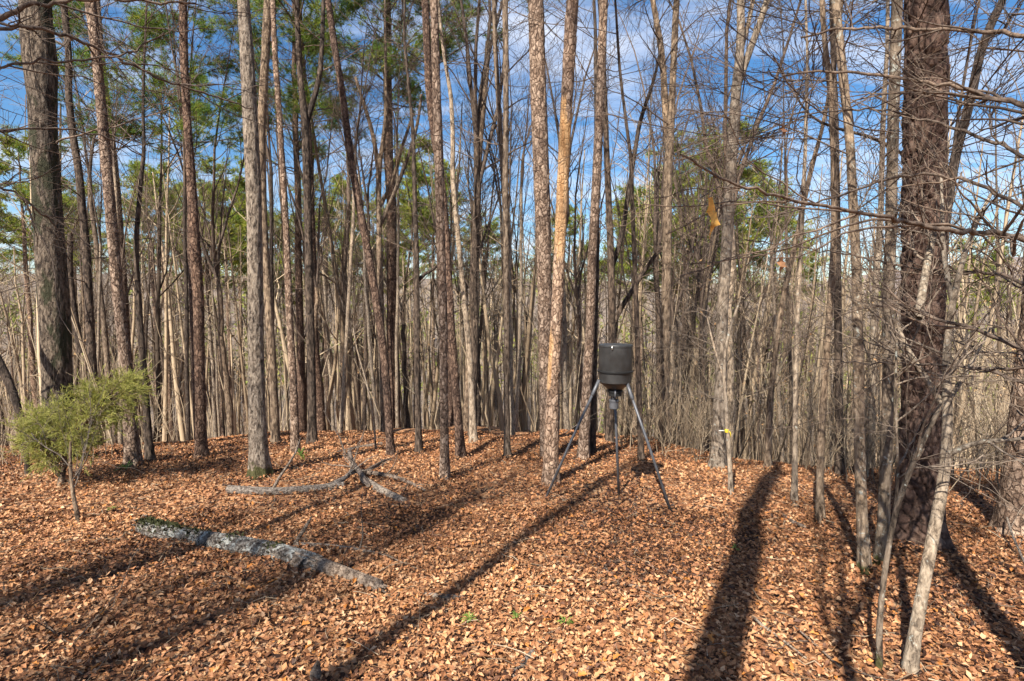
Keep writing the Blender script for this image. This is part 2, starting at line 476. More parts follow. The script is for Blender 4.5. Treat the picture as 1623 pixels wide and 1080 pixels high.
ii = (np.arange(23)[:, None] * 160 + np.arange(159)[None, :]).ravel()
structure(link('hills', mesh_from('hills', np.stack([HX, HY, HZ], -1).reshape(-1, 3), np.stack([ii, ii + 1, ii + 161, ii + 160], -1)), hm))

# ------------------------------------------------------------------ tree growing
def interp_poly(P, R, idx, t):
    N = P.shape[1]
    f = t * (N - 1); k = np.clip(f.astype(int), 0, N - 2); w = (f - k)[:, None]
    p = P[idx, k] * (1 - w) + P[idx, k + 1] * w
    d = P[idx, k + 1] - P[idx, k]
    d /= np.linalg.norm(d, axis=1, keepdims=True) + 1e-9
    r = R[idx, k] * (1 - w[:, 0]) + R[idx, k + 1] * w[:, 0]
    return p, d, r

def spawn(rng, P, R, n, t0, t1, ang, length, npts=4, up=0.15, wig=0.12, rr=0.6, rmin=0.003, rtip=0.35, idx=None, flat=0.0):
    """n children over the parents P (M,N,3)"""
    Mp = len(P)
    if idx is None: idx = rng.integers(0, Mp, n)
    n = len(idx)
    t = rng.uniform(t0, t1, n)
    p, d, r = interp_poly(P, R, idx, t)
    rv = rng.normal(size=(n, 3)); rv[:, 2] *= (1 - flat)
    perp = rv - (rv * d).sum(1, keepdims=True) * d
    perp /= np.linalg.norm(perp, axis=1, keepdims=True) + 1e-9
    a = rng.uniform(ang[0], ang[1], n)[:, None]
    dirn = d * np.cos(a) + perp * np.sin(a)
    L = length(rng, n, t) if callable(length) else rng.uniform(length[0], length[1], n)
    step = (L / (npts - 1))[:, None]
    out = np.zeros((n, npts, 3)); out[:, 0] = p
    for k in range(1, npts):
        dirn = dirn + rng.normal(size=(n, 3)) * wig
        dirn[:, 2] += up / npts
        dirn /= np.linalg.norm(dirn, axis=1, keepdims=True) + 1e-9
        out[:, k] = out[:, k - 1] + dirn * step
    r0 = np.minimum(np.maximum(r * rr, rmin), np.maximum(r * 0.9, rmin * 0.8))
    taper = np.linspace(1, rtip, npts)[None, :]
    return out, np.maximum(r0[:, None] * taper, rmin * 0.7)

def wiggle_line(rng, a, b, n, amp):
    t = np.linspace(0, 1, n)[:, None]
    P = np.asarray(a) * (1 - t) + np.asarray(b) * t
    off = np.cumsum(rng.normal(size=(n, 3)) * amp, axis=0); off[:, 2] = 0
    off -= off[0]
    return P + off

def grow_hardwood(seed, H=17.0, r0=0.14, fork=0.45, nlead=3, sec=30, tert=170, twig=620, rmin=0.0035, spread=0.35):
    rng = np.random.default_rng(seed)
    hf = H * fork
    top = np.array([rng.normal() * 0.4, rng.normal() * 0.4, hf])
    n = 14
    TP = wiggle_line(rng, (0, 0, -0.6), top, n, 0.035)
    TR = np.interp(np.linspace(0, 1, n), [0, 0.05, 0.12, 1], [1.5, 1.25, 1.0, 0.72]) * r0
    trunk = (TP, TR)
    d = np.array([0, 0, 1.0])
    leads, lr = [], []
    for k in range(nlead):
        az = rng.uniform(0, 2 * PI) if k else rng.uniform(0, 2 * PI)
        tilt = rng.uniform(0.05, spread) if k else rng.uniform(0.0, 0.12)
        L = (H - hf) * rng.uniform(0.7, 1.0)
        dirn = np.array([math.cos(az) * math.sin(tilt), math.sin(az) * math.sin(tilt), math.cos(tilt)])
        q = 9; pts = [TP[-1] if k < 2 else TP[-1 - int(rng.integers(0, 3))]]
        for _ in range(q - 1):
            dirn = dirn + rng.normal(size=3) * 0.09; dirn[2] += 0.03; dirn /= np.linalg.norm(dirn)
            pts.append(pts[-1] + dirn * L / (q - 1))
        leads.append(pts); lr.append(np.linspace(r0 * rng.uniform(0.42, 0.6), 0.009, q))
    LP, LR = np.array(leads), np.array(lr)
    S = Soup()
    S.tubes(LP, LR, 7)
    P2, R2 = spawn(rng, LP, LR, sec, 0.05, 0.95, (0.5, 1.0), lambda g, m, t: g.uniform(1.2, 3.6, m) * (1.15 - 0.7 * t), 7, 0.25, 0.13, 0.42, 0.007)
    # a few low limbs from the trunk
    T1 = TP[None]; TR1 = TR[None]
    P2b, R2b = spawn(rng, T1, TR1, max(4, sec // 6), 0.5, 0.98, (0.9, 1.35), (0.8, 2.6), 7, 0.2, 0.16, 0.16, 0.007)
    P2 = np.concatenate([P2, P2b]); R2 = np.concatenate([R2, R2b])
    S.tubes(P2, R2, 4)
    P3, R3 = spawn(rng, P2, R2, tert, 0.2, 1.0, (0.4, 1.0), (0.5, 1.5), 5, 0.15, 0.16, 0.6, rmin * 1.5)
    S.tubes(P3, R3, 3)
    P4, R4 = spawn(rng, P3, R3, twig, 0.15, 1.0, (0.3, 0.95), (0.25, 0.85), 4, 0.1, 0.16, 0.7, rmin)
    S.tubes(P4, R4, 3)
    return trunk, S

def trunk_mesh(name, P, R, sides=10, seed=0, rough=0.05, lat=9.0):
    """trunk tube with uneven girth and a flared, buttressed foot"""
    P = np.asarray(P); R = np.asarray(R)
    S = Soup(); S.tubes(P, R, sides)
    V, Q, T, A = S.arrays()
    N = len(P)
    ax = np.repeat(P, sides, axis=0)
    off = V - ax
    nz = fbm(np.stack([V[:, 0] * lat, V[:, 1] * lat, V[:, 2] * lat * 0.25], -1) + seed * 7.3, 3, seed) - 0.5
    V = ax + off * (1 + 2 * rough * nz)[:, None]
    return mesh_from(name, V, Q, None, {'tint': A})

def needles(S, rng, pos, dirn, k, ln, wd, tint):
    """a tuft of k thin needles at every pos"""
    m = len(pos)
    d = np.repeat(dirn, k, axis=0); p = np.repeat(pos, k, axis=0)
    v = d * 0.7 + rng.normal(size=(m * k, 3)) * 0.62
    v /= np.linalg.norm(v, axis=1, keepdims=True)
    s = np.cross(v, rng.normal(size=(m * k, 3))); s /= np.linalg.norm(s, axis=1, keepdims=True) + 1e-9
    L = rng.uniform(0.7, 1.15, (m * k, 1)) * ln
    p = p - d * rng.uniform(0, 0.10, (m * k, 1))
    V = np.stack([p - s * wd / 2, p + s * wd / 2, p + v * L + np.array([0, 0, -0.02])], 1)
    S.tris(V, np.clip(np.repeat(tint, k) + rng.normal(size=m * k) * 0.08, 0, 1))

def grow_pine(seed, H=17.0, r0=0.15, crown=0.42, nb=34, ntuft=420, k=26, ln=0.17, wd=0.006, tint=(0.2, 0.7), spread=1.0):
    rng = np.random.default_rng(seed)
    n = 16
    TP = wiggle_line(rng, (0, 0, -0.6), (rng.normal() * 0.25, rng.normal() * 0.25, H), n, 0.03)
    TR = np.interp(np.linspace(0, 1, n), [0, 0.05, 0.12, 0.7, 1], [1.4, 1.15, 1.0, 0.6, 0.08]) * r0
    B = Soup(); Ns = Soup()
    bp, br = spawn(rng, TP[None], TR[None], nb, 1 - crown, 0.97, (1.0, 1.5), lambda g, m, t: spread * g.uniform(0.9, 1.5, m) * (0.35 + 1.5 * np.clip((1 - t) / crown, 0, 1) ** 0.7), 6, 0.35, 0.1, 0.2, 0.009)
    B.tubes(bp, br, 4)
    # dead stubs below the crown
    dp, dr = spawn(rng, TP[None], TR[None], 10, 0.3, 1 - crown, (1.1, 1.7), (0.3, 1.3), 4, 0.0, 0.12, 0.12, 0.007)
    B.tubes(dp, dr, 3)
    p3, r3 = spawn(rng, bp, br, nb * 6, 0.35, 1.0, (0.4, 1.0), (0.25, 0.7), 4, 0.25, 0.14, 0.6, 0.006)
    B.tubes(p3, r3, 3)
    allp = np.concatenate([p3[:, 2:, :].reshape(-1, 3), bp[:, 5, :]])
    alld = np.concatenate([np.diff(p3, axis=1)[:, 1:].reshape(-1, 3), np.diff(bp, axis=1)[:, 4]])
    ch = rng.choice(len(allp), ntuft, replace=True)
    d = alld[ch]; d /= np.linalg.norm(d, axis=1, keepdims=True)
    needles(Ns, rng, allp[ch] + rng.normal(size=(len(ch), 3)) * np.array([0.14, 0.14, 0.07]), d, k, ln, wd, np.clip(tint[0] + (tint[1] - tint[0]) * (0.65 * ((ch * 7919) % 97) / 97 + 0.35 * rng.uniform(size=len(ch))), 0, 1))
    return (TP, TR), B, Ns

# ------------------------------------------------------------------ trees measured in the photo
def resample(P, R, step):
    P = np.asarray(P, float); R = np.asarray(R, float)
    s = np.concatenate([[0], np.cumsum(np.linalg.norm(np.diff(P, axis=0), axis=1))])
    n = max(4, int(s[-1] / step) + 1)
    u = np.linspace(0, s[-1], n)
    # smooth (Catmull-like) through a small moving average of the linear interpolation
    Q = np.stack([np.interp(u, s, P[:, k]) for k in range(3)], -1)
    q = np.interp(u, s, R)
    w = max(1, int(0.35 / step))
    if n > 2 * w + 3:
        ker = np.ones(2 * w + 1) / (2 * w + 1)
        pad = lambda a: np.concatenate([2 * a[0] - a[w:0:-1], a, 2 * a[-1] - a[-2:-w - 2:-1]])
        Q = np.stack([np.convolve(pad(Q[:, k]), ker, 'valid') for k in range(3)], -1)
        q = np.convolve(pad(q), ker, 'valid')
    return Q, np.maximum(q, 0.003)

def cells(u, v, wrap, seed):
    """distance to the nearest cell border of a jittered grid; u wraps at wrap"""
    iu, iv = np.floor(u).astype(int), np.floor(v).astype(int)
    best = np.full(u.shape, 9.0); sec_ = np.full(u.shape, 9.0); who = np.zeros(u.shape)
    for du in (-1, 0, 1):
        for dv in (-1, 0, 1):
            cu, cv = iu + du, iv + dv
            h = ((cu % wrap) * 73856093 ^ cv * 19349663 ^ seed * 83492791) & 0x7FFFFFFF
            h = (h * 1103515245 + 12345) & 0x7FFFFFFF
            jx = 0.5 + ((h >> 3) % 1000 / 1000 - 0.5) * 0.85
            jy = 0.5 + ((h >> 13) % 1000 / 1000 - 0.5) * 0.85
            dd = np.hypot(u - cu - jx, (v - cv - jy))
            upd = dd < best
            sec_ = np.where(upd, best, np.minimum(sec_, dd))
            who = np.where(upd, (h >> 7) % 1000 / 1000, who)
            best = np.where(upd, dd, best)
    return sec_ - best, who

def bark_tube(name, P, R, sides, rough, kind, seed, foot=True, z0=None, cell=(0.06, 0.11), depth=0.012, peel=None):
    """a trunk whose bark is real relief: kind 'plates' (pine), 'ridges' (oak) or 'smooth'"""
    S = Soup(); S.tubes(P, R, sides); V, Q, T, A = S.arrays()
    N = len(P)
    ax = np.repeat(P, sides, axis=0); off = V - ax
    r = np.repeat(R, sides)
    th = np.tile(np.arange(sides) * 2 * PI / sides, N)
    s = np.repeat(np.concatenate([[0], np.cumsum(np.linalg.norm(np.diff(P, axis=0), axis=1))]), sides)
    f = 1 + (fbm(np.stack([np.cos(th) * 1.2, np.sin(th) * 1.2, s * 0.8], -1) + seed, 3, seed) - 0.5) * 2 * rough
    if kind == 'plates':
        circ = 2 * PI * float(np.median(R))
        wrap = max(5, int(round(circ / cell[0])))
        wob = (fbm(np.stack([np.cos(th) * 3, np.sin(th) * 3, s * 5], -1), 2, seed + 3) - 0.5) * 0.9
        e, who = cells(th / (2 * PI) * wrap + wob, s / cell[1] + wob, wrap, seed)
        f = f + (ss(0.02, 0.2, e) * (0.6 + 0.6 * who) - 0.7) * depth / np.maximum(r, 0.02)
        A = 0.25 + 0.5 * who
    elif kind == 'ridges':
        k = max(8, int(2 * PI * float(np.median(R)) / 0.035))
        w = fbm(np.stack([np.cos(th) * k / 5, np.sin(th) * k / 5, s * 3.0], -1) + seed, 4, seed + 4)
        rid = 1 - np.abs(2 * w - 1) * 2.4
        f = f + np.clip(rid, -1, 1) * depth / np.maximum(r, 0.02) * 0.8
    f = f / np.quantile(f, 0.97)
    if foot:
        zz = V[:, 2] - (P[0][2] if z0 is None else z0)
        fl = np.exp(-np.clip(zz, 0, 9) / 0.16)
        lob = 0.5 + 0.5 * np.sin(th * 5 + seed) * np.cos(th * 2 + seed * 2)
        f = f + fl * (0.10 + 0.42 * lob)
    attrs = {'tint': A}
    if peel is not None:
        pm = peel(V[:, 2], th, s)
        f = f - pm * 0.10
        f = np.where(pm > 0.5, 1 + (f - 1) * 0.25 - 0.06, f)
        attrs['peel'] = pm
    return mesh_from(name, ax + off * f[:, None], Q, None, attrs)

HERO = []          # (nickname, pixel x at row 560, object) used as landmarks for the trees between
def limbs_soup(rng, P, R, n, t0, t1, ln, ntert, ntw, rmin=0.003, up=0.2, ang=(0.7, 1.3), rr=0.25, rmax=0.03):
    S = Soup()
    p, r = spawn(rng, P[None], R[None], n, t0, t1, ang, ln, 8, up, 0.15, rr, 0.007)
    r = np.minimum(r, rmax * np.linspace(1, 0.3, 8)[None])
    S.tubes(p, r, 5)
    p3, r3 = spawn(rng, p, r, ntert, 0.15, 1.0, (0.4, 1.0), (0.3, 1.2), 5, 0.1, 0.17, 0.6, rmin * 1.5)
    S.tubes(p3, r3, 3)
    p4, r4 = spawn(rng, p3, r3, ntw, 0.15, 1.0, (0.3, 0.9), (0.15, 0.6), 4, 0.05, 0.18, 0.7, rmin)
    S.tubes(p4, r4, 3)
    return S

def pix_line(pts, y):
    """[(px, py, w_px)] on the upright plane at distance y, bottom first"""
    pts = sorted(pts, key=lambda q: -q[1])
    P = np.array([at_y(a, b, y) for a, b, w in pts]); R = np.array([w * 0.5 * y / F_PX for a, b, w in pts])
    return P, R

def hero(nick, name, label, cat, mat, pts, foot=None, d=None, H=13.0, crown='hardwood', sides=20, step=0.12, bark='ridges', rough=0.05,
         low=0, forks=(), depth=0.008, cell=(0.06, 0.11), seed=1, twmat='twig', peel=None, extra=(), lowlen=(0.6, 2.2), group=None, ncrown=1.0, low_t=(0.3, 0.6)):
    rng = np.random.default_rng(seed * 101 + 7)
    if foot is not None:
        g = on_ground(*foot); d = g[1]
    P, R = pix_line(pts, d)
    if foot is not None:
        b0 = np.array([g[0], d, g[2]])
    else:
        zb = float(gz(P[0][0], d)); b0 = np.array([P[0][0] + (P[0][0] - P[1][0]) * 0.3, d, zb])
    if P[0][2] - b0[2] > 0.03:
        P = np.concatenate([b0[None], P]); R = np.concatenate([R[:1], R])
    b0 = P[0].copy() if foot is None else b0
    under = b0 + (b0 - P[1]) / max(0.05, np.linalg.norm(b0 - P[1])) * 0.25
    P = np.concatenate([under[None], P]); R = np.concatenate([R[:1], R])
    # above the frame the trunk goes on to its full height
    seg = P[-1] - P[-3]; seg /= np.linalg.norm(seg)
    z = P[-1][2]; top = b0[2] + H; pts_up, rad_up, cur, rt = [], [], P[-1], R[-1]
    ncut = len(P)
    if top > z + 0.5:
        n = max(3, int((top - z) / 1.2))
        dirn = seg * np.array([0.5, 0.5, 1])
        for k in range(n):
            dirn = dirn + rng.normal(size=3) * 0.05; dirn[2] = abs(dirn[2]) + 0.1; dirn /= np.linalg.norm(dirn)
            cur = cur + dirn * (top - z) / n
            pts_up.append(cur); rad_up.append(max(0.012, rt * (1 - 0.9 * (k + 1) / n)))
        P = np.concatenate([P, np.array(pts_up)]); R = np.concatenate([R, np.array(rad_up)])
    base = Vector(b0)
    Pl = P - b0
    Q, q = resample(Pl, R, step)
    hi = np.where(Q[:, 2] > 7.6)[0]
    if len(hi) and step < 0.3:
        kp = max(1, int(0.45 / step))
        sel = np.concatenate([np.arange(hi[0]), np.arange(hi[0], len(Q) - 1, kp), [len(Q) - 1]])
        Q, q = Q[sel], q[sel]
    root = thing(name, label, cat, base, group)
    link('trunk', bark_tube('trunk', Q, q, sides, rough, bark, seed, True, 0.0, cell, depth, peel), M[mat], root)
    Qf, qf = Q, q
    Q, q = resample(Q, q, 0.4)
    if crown == 'hardwood':
        S = limbs_soup(rng, Q, q, int(14 * ncrown), 0.6, 0.99, (1.2, 3.2), int(80 * ncrown), int(260 * ncrown), 0.004)
        link('crown', S.mesh('crown'), M[twmat], root)
    elif crown == 'pine':
        B, Ns = Soup(), Soup()
        bp, br = spawn(rng, Q[None], q[None], 22, 0.68, 0.99, (1.0, 1.45), (0.8, 2.3), 6, 0.3, 0.1, 0.4, 0.01)
        B.tubes(bp, br, 4)
        p3, r3 = spawn(rng, bp, br, 80, 0.3, 1.0, (0.4, 1.0), (0.3, 0.8), 4, 0.2, 0.14, 0.6, 0.005); B.tubes(p3, r3, 3)
        dd = p3[:, -1] - p3[:, -2]; dd /= np.linalg.norm(dd, axis=1, keepdims=True)
        for c in (1, 2, 3): needles(Ns, rng, p3[:, c], dd, 14, 0.17, 0.006, rng.uniform(0.2, 0.7, len(p3)))
        stuff(link('branches', B.mesh('branches'), M[twmat], root))
        link('crown', Ns.mesh('crown', False), M['needle'], root)
    if low:
        for _ in range(low):
            S = limbs_soup(rng, Q, q, 1, low_t[0], low_t[1], lowlen, 7, 22, 0.003, 0.05, (0.9, 1.5), 0.16, 0.018)
            link('branch', S.mesh('branch'), M[twmat], root)
    for fp, fd in forks:
        P2, R2 = pix_line(fp, d + fd)
        Q2, q2 = resample(P2 - b0, R2, 0.15)
        me = bark_tube('limb', Q2, q2, 12, 0.05, 'ridges' if bark == 'ridges' else 'smooth', seed + 9, False, None, cell, depth * 0.7)
        lb = link('limb', me, M[mat], root)
        S = limbs_soup(rng, Q2, q2, 5, 0.4, 1.0, (0.5, 1.8), 26, 90, 0.003)
        stuff(link('twigs', S.mesh('twigs'), M[twmat], lb))
    Q, q = Qf, qf
    HERO.append((nick, np.interp(560, [p[1] for p in sorted(pts, key=lambda a: a[1])], [p[0] for p in sorted(pts, key=lambda a: a[1])]), d))
    return root, Q + b0, q

def peel_fn(z, th, s):
    # camera side of the snag (theta measured on the ring): bare from about 3.0 to 5 m up, ragged ends, one patch lower
    n = fbm(np.stack([np.cos(th) * 2, np.sin(th) * 2, s * 1.2], -1), 4, 77)
    a = ss(2.88, 2.98, z + (n - 0.5) * 0.9) * (1 - ss(4.75, 4.85, z + (n - 0.5) * 0.9))
    ang = np.cos(th - 1.75)
    bpt = ss(1.32, 1.4, z + (n - 0.5) * 0.5) * (1 - ss(1.95, 2.05, z + (n - 0.5) * 0.5)) * ss(0.6, 0.75, ang + (n - 0.5) * 0.6)
    return np.clip(a + bpt, 0, 1)
def snag_mat():
    m = bark_mat('peeling_snag_bark', (0.05, 0.032, 0.023), (0.20, 0.135, 0.095), (0.44, 0.34, 0.26), 16, 0.55, 0.025, plates=True)
    m.node_tree.nodes['Principled BSDF']
    nt = m.node_tree; b = nt.nodes['Principled BSDF']
    src = b.inputs['Base Color'].links[0].from_socket
    a = nt.nodes.new('ShaderNodeAttribute'); a.attribute_name = 'peel'
    tcn = nt.nodes.new('ShaderNodeTexCoord')
    g = noise(nt, mapping(nt, tcn.outputs['Object'], (1, 1, 0.05)), 40, 4, 0.6)
    g2 = noise(nt, tcn.outputs['Object'], 3.0, 3, 0.6)
    wood = ramp(nt, g, [(0.3, (0.36, 0.20, 0.09)), (0.55, (0.50, 0.33, 0.18)), (0.78, (0.62, 0.46, 0.29))])
    wood = mix(nt, 1.0, wood, ramp(nt, g2, [(0.35, (0.85, 0.75, 0.62)), (0.65, (1.08, 1.05, 1.05))]), 'MULTIPLY')
    nt.links.new(mix(nt, a.outputs['Fac'], src, wood), b.inputs['Base Color'])
    return m
M['snag'] = snag_mat()

hero('big mossy oak', 'oak_tree', 'thick grey oak with a black mossy right flank behind the green cedar', 'tree', 'oak_dark',
     [(55, -20, 40), (57, 40, 43), (63, 90, 47), (67, 140, 40), (68, 200, 36), (74, 300, 39), (80, 400, 43), (86, 480, 43), (90, 560, 42), (92, 640, 43), (94, 735, 47)], d=8.6, H=16, sides=56, step=0.05, depth=0.014, low=4, seed=3, rough=0.07, low_t=(0.25, 0.42))
hero('leaning slender pine', 'pine_tree', 'slender pine leaning left, its foot just right of the green cedar', 'tree', 'pine',
     [(141, -20, 16), (143, 0, 16), (154, 100, 14), (163, 200, 15), (172, 300, 16), (181, 400, 17), (188, 480, 17), (198, 560, 17), (208, 680, 21), (212, 738, 25)], foot=(212, 738), H=15, crown='pine', bark='plates', sides=32, step=0.06, seed=4)
hero('crooked dark tree', 'hardwood_tree', 'thin dark crooked tree in the gap between the mossy oak and the slender pine', 'tree', 'dark',
     [(102, 20, 10), (110, 90, 10), (108, 150, 10), (116, 220, 11), (125, 270, 12), (130, 330, 12), (137, 400, 13), (141, 480, 13), (145, 560, 14), (150, 640, 15)], d=11.5, H=12, low=5, sides=16, seed=5,
     forks=[([(128, 560, 11), (118, 500, 10), (110, 430, 9), (112, 370, 8)], 0.3)], lowlen=(0.8, 2.6), low_t=(0.25, 0.7))
hero('thin dark kinked tree', 'hardwood_tree', 'thin blackish kinked tree just right of the slender leaning pine', 'tree', 'dark',
     [(226, 200, 5), (230, 225, 6), (222, 300, 7), (215, 390, 8), (218, 455, 10), (226, 565, 12), (230, 620, 12), (238, 730, 15)], foot=(239, 731), H=8, low=5, sides=14, seed=6, low_t=(0.3, 0.9))
hero('dark red pine', 'pine_tree', 'straight dark reddish pine between the kinked tree and the pale oak', 'tree', 'pine_red',
     [(288, -20, 12), (290, 0, 12), (292, 100, 12), (297, 200, 12), (302, 260, 13), (306, 340, 16), (310, 400, 17), (315, 480, 17), (316, 565, 16), (318, 640, 17), (319, 726, 19)], foot=(319, 726), H=14, crown='pine', bark='plates', sides=26, step=0.07, seed=7, low=3)
hero('pale oak', 'oak_tree', 'pale grey oak with green moss round its foot, left of centre', 'tree', 'oak_mossy',
     [(384, -20, 19), (386, 0, 19), (392, 100, 23), (397, 200, 25), (402, 300, 26), (404, 400, 26), (405, 480, 26), (406, 560, 27), (407, 640, 30), (410, 720, 33), (412, 754, 38)], foot=(412, 754), H=16, sides=48, step=0.05, depth=0.012, seed=8, low=3, low_t=(0.4, 0.55))
hero('dark trunk behind the pale oak', 'hardwood_tree', 'dark trunk pressed close behind the right side of the pale mossy-footed oak', 'tree', 'brown',
     [(427, -20, 15), (425, 0, 15), (420, 100, 14), (414, 200, 14), (416, 300, 13), (420, 400, 13), (426, 480, 14), (432, 580, 14), (436, 660, 15), (437, 712, 17)], d=10.2, H=15, sides=16, seed=9, low=2)
hero('thin lit pine', 'pine_tree', 'thin sunlit straight pine right of the pale oak and its dark twin', 'tree', 'pine',
     [(432, -10, 8), (435, 75, 9), (443, 185, 9), (452, 333, 10), (456, 417, 11), (459, 510, 12), (465, 602, 13), (469, 719, 15)], foot=(469, 719), H=15, crown='pine', bark='plates', sides=18, step=0.1, seed=10)
hero('forked dark tree', 'hardwood_tree', 'dark tree forking high up with brown leaves still hanging in its fork', 'tree', 'dark',
     [(470, 0, 9), (472, 60, 9), (476, 130, 10), (483, 185, 13), (486, 259, 14), (489, 380, 14), (491, 490, 15), (494, 600, 15), (495, 702, 17)], d=9.9, H=12, sides=18, seed=11, low=5, low_t=(0.45, 0.75),
     forks=[([(485, 200, 9), (493, 167, 9), (507, 130, 8), (511, 60, 7), (513, -10, 6)], 0.05)])
hero('leaning pine', 'pine_tree', 'long pine leaning left from top centre to its foot right of the log pile', 'tree', 'pine_red',
     [(517, -20, 10), (520, 0, 10), (530, 74, 11), (543, 148, 11), (554, 240, 12), (567, 315, 12), (583, 400, 13), (596, 472, 13), (607, 547, 13), (615, 640, 13), (619, 722, 14)], foot=(619, 722), H=15, crown='pine', bark='plates', sides=24, step=0.08, seed=12)
hero('candelabra tree', 'hardwood_tree', 'bare tree with several upswept stems forking right behind the leaning pine', 'tree', 'brown',
     [(611, 60, 4), (611, 111, 5), (612, 185, 7), (605, 240, 8), (600, 267, 10), (601, 400, 10), (604, 480, 11), (606, 560, 11), (607, 660, 12)], d=13, H=13, sides=14, seed=13, low=6, low_t=(0.5, 0.8),
     forks=[([(600, 270, 8), (592, 215, 7), (581, 178, 6), (563, 122, 4)], 0.0), ([(601, 330, 7), (622, 290, 6), (635, 240, 5), (655, 180, 4)], 0.3), ([(602, 360, 7), (640, 270, 6), (662, 200, 5), (668, 150, 4)], -0.4)])
hero('straight dark tree', 'hardwood_tree', 'straight dark tree with a side limb, left of the central pine pair', 'tree', 'dark',
     [(654, 200, 6), (655, 222, 7), (657, 296, 8), (660, 400, 10), (661, 480, 10), (661, 565, 11), (662, 640, 11), (664, 719, 14)], foot=(664, 719), H=10, sides=16, seed=14, low=4,
     forks=[([(663, 445, 7), (676, 432, 6), (692, 425, 4), (705, 405, 3)], 0.1)], low_t=(0.35, 0.8))
hero('front pine of the pair', 'pine_tree', 'straight brown pine standing in front of its twin at the centre', 'tree', 'pine',
     [(686, -20, 12), (688, 0, 13), (692, 148, 14), (696, 280, 15), (699, 400, 15), (702, 480, 15), (703, 560, 14), (704, 660, 14), (705, 760, 17)], foot=(705, 760), H=15, crown='pine', bark='plates', sides=28, step=0.06, seed=15)
hero('rear pine of the pair', 'pine_tree', 'reddish pine leaning across just behind the straight central pine', 'tree', 'pine_red',
     [(672, -20, 12), (674, 0, 12), (680, 150, 12), (690, 230, 12), (702, 300, 12), (709, 410, 13), (715, 528, 14), (721, 600, 14), (726, 660, 14), (731, 727, 17)], foot=(731, 727), H=15, crown='pine', bark='plates', sides=24, step=0.07, seed=16,)
hero('sinuous pale tree', 'hardwood_tree', 'pale sinuous hardwood just right of the central pine pair', 'tree', 'pale',
     [(700, 60, 5), (707, 111, 6), (715, 148, 7), (718, 222, 8), (717, 278, 9), (722, 333, 9), (730, 417, 9), (737, 490, 10), (746, 583, 11), (751, 702, 14)], foot=(751, 702), H=11, sides=14, seed=17, low=4, low_t=(0.4, 0.8))
hero('twin-stemmed tree', 'hardwood_tree', 'tall slim tree with two close stems midway between the central pines and the peeling snag', 'tree', 'brown',
     [(801, -20, 10), (800, 0, 10), (802, 90, 10), (802, 185, 10), (801, 300, 11), (802, 400, 11), (803, 530, 11), (803, 640, 11), (804, 727, 13)], foot=(804, 727), H=14, sides=16, seed=18, low=5,
     forks=[([(800, 330, 8), (796, 260, 8), (789, 148, 8), (784, 60, 7), (783, -20, 7)], 0.15)], low_t=(0.3, 0.7))
hero('pine left of the snag', 'pine_tree', 'big scaly pine standing close at the left of the peeling snag', 'tree', 'pine',
     [(847, -20, 25), (849, 0, 25), (852, 110, 26), (856, 220, 26), (861, 370, 26), (863, 450, 24), (864, 560, 22), (866, 660, 22), (868, 738, 26)], d=8.7, H=16, crown='pine', bark='plates', sides=44, step=0.05, depth=0.012, seed=19)
hero('peeling snag', 'dead_pine_tree', 'dead pine with its bark peeled off to bare orange wood, left of the feeder', 'tree', 'snag',
     [(910, -20, 19), (907, 0, 19), (903, 74, 20), (899, 148, 20), (894, 240, 20), (890, 333, 20), (886, 417, 20), (881, 530, 21), (877, 600, 22), (874, 680, 25), (873, 768, 27)], foot=(873, 768), H=13, crown=None, bark='plates', sides=44, step=0.04, depth=0.010, seed=20, peel=peel_fn)
hero('pine behind the feeder', 'pine_tree', 'reddish pine leaning right, rising directly behind the feeder drum', 'tree', 'pine',
     [(959, -20, 13), (957, 0, 13), (953, 111, 14), (950, 185, 14), (945, 296, 15), (938, 417, 15), (935, 530, 16), (929, 640, 17), (924, 738, 19)], foot=(924, 727), H=15, crown='pine', bark='plates', sides=30, step=0.06, seed=21)
hero('black trunk behind the feeder', 'hardwood_tree', 'charred black trunk tucked beside the foot of the reddish pine behind the feeder', 'tree', 'dark',  # trunk in shadow; its shade is put into the dark bark colour
     [(946, 300, 10), (945, 420, 11), (942, 520, 12), (940, 600, 13), (939, 680, 14), (938, 737, 15)], d=9.0, H=10, sides=16, seed=22)
hero('V-forked tree', 'hardwood_tree', 'dark tree splitting into a wide V right behind the feeder drum', 'tree', 'dark',
     [(955, 60, 8), (960, 200, 10), (965, 330, 12), (968, 400, 13), (970, 530, 14), (968, 620, 14), (966, 705, 16)], d=10.5, H=13, sides=18, seed=23, low=4, low_t=(0.4, 0.8),
     forks=[([(970, 520, 9), (976, 500, 9), (1000, 465, 8), (1030, 415, 7), (1050, 390, 5)], 0.0), ([(968, 430, 9), (985, 380, 9), (1000, 280, 8), (1015, 185, 7), (1037, 130, 5), (1050, 60, 3)], 0.2)])
hero('dark tree right of the feeder', 'hardwood_tree', 'thin dark straight tree seen just right of the feeder drum', 'tree', 'dark',
     [(1001, 260, 6), (1004, 380, 8), (1009, 490, 9), (1012, 600, 10), (1016, 732, 12)], foot=(1016, 733), H=10, sides=14, seed=24, low=4, low_t=(0.5, 0.9))
hero('twin-topped tree', 'hardwood_tree', 'stout brown tree right of the feeder dividing into two tall parallel stems', 'tree', 'brown',
     [(1074, -20, 10), (1072, 0, 11), (1067, 111, 12), (1063, 200, 14), (1058, 300, 17), (1057, 417, 18), (1054, 565, 18), (1053, 640, 18), (1052, 722, 21)], d=10.2, H=15, sides=22, seed=25, low=6, depth=0.01,
     forks=[([(1059, 240, 11), (1055, 185, 11), (1050, 90, 10), (1040, 30, 9), (1031, -20, 8)], 0.15)], low_t=(0.35, 0.6))
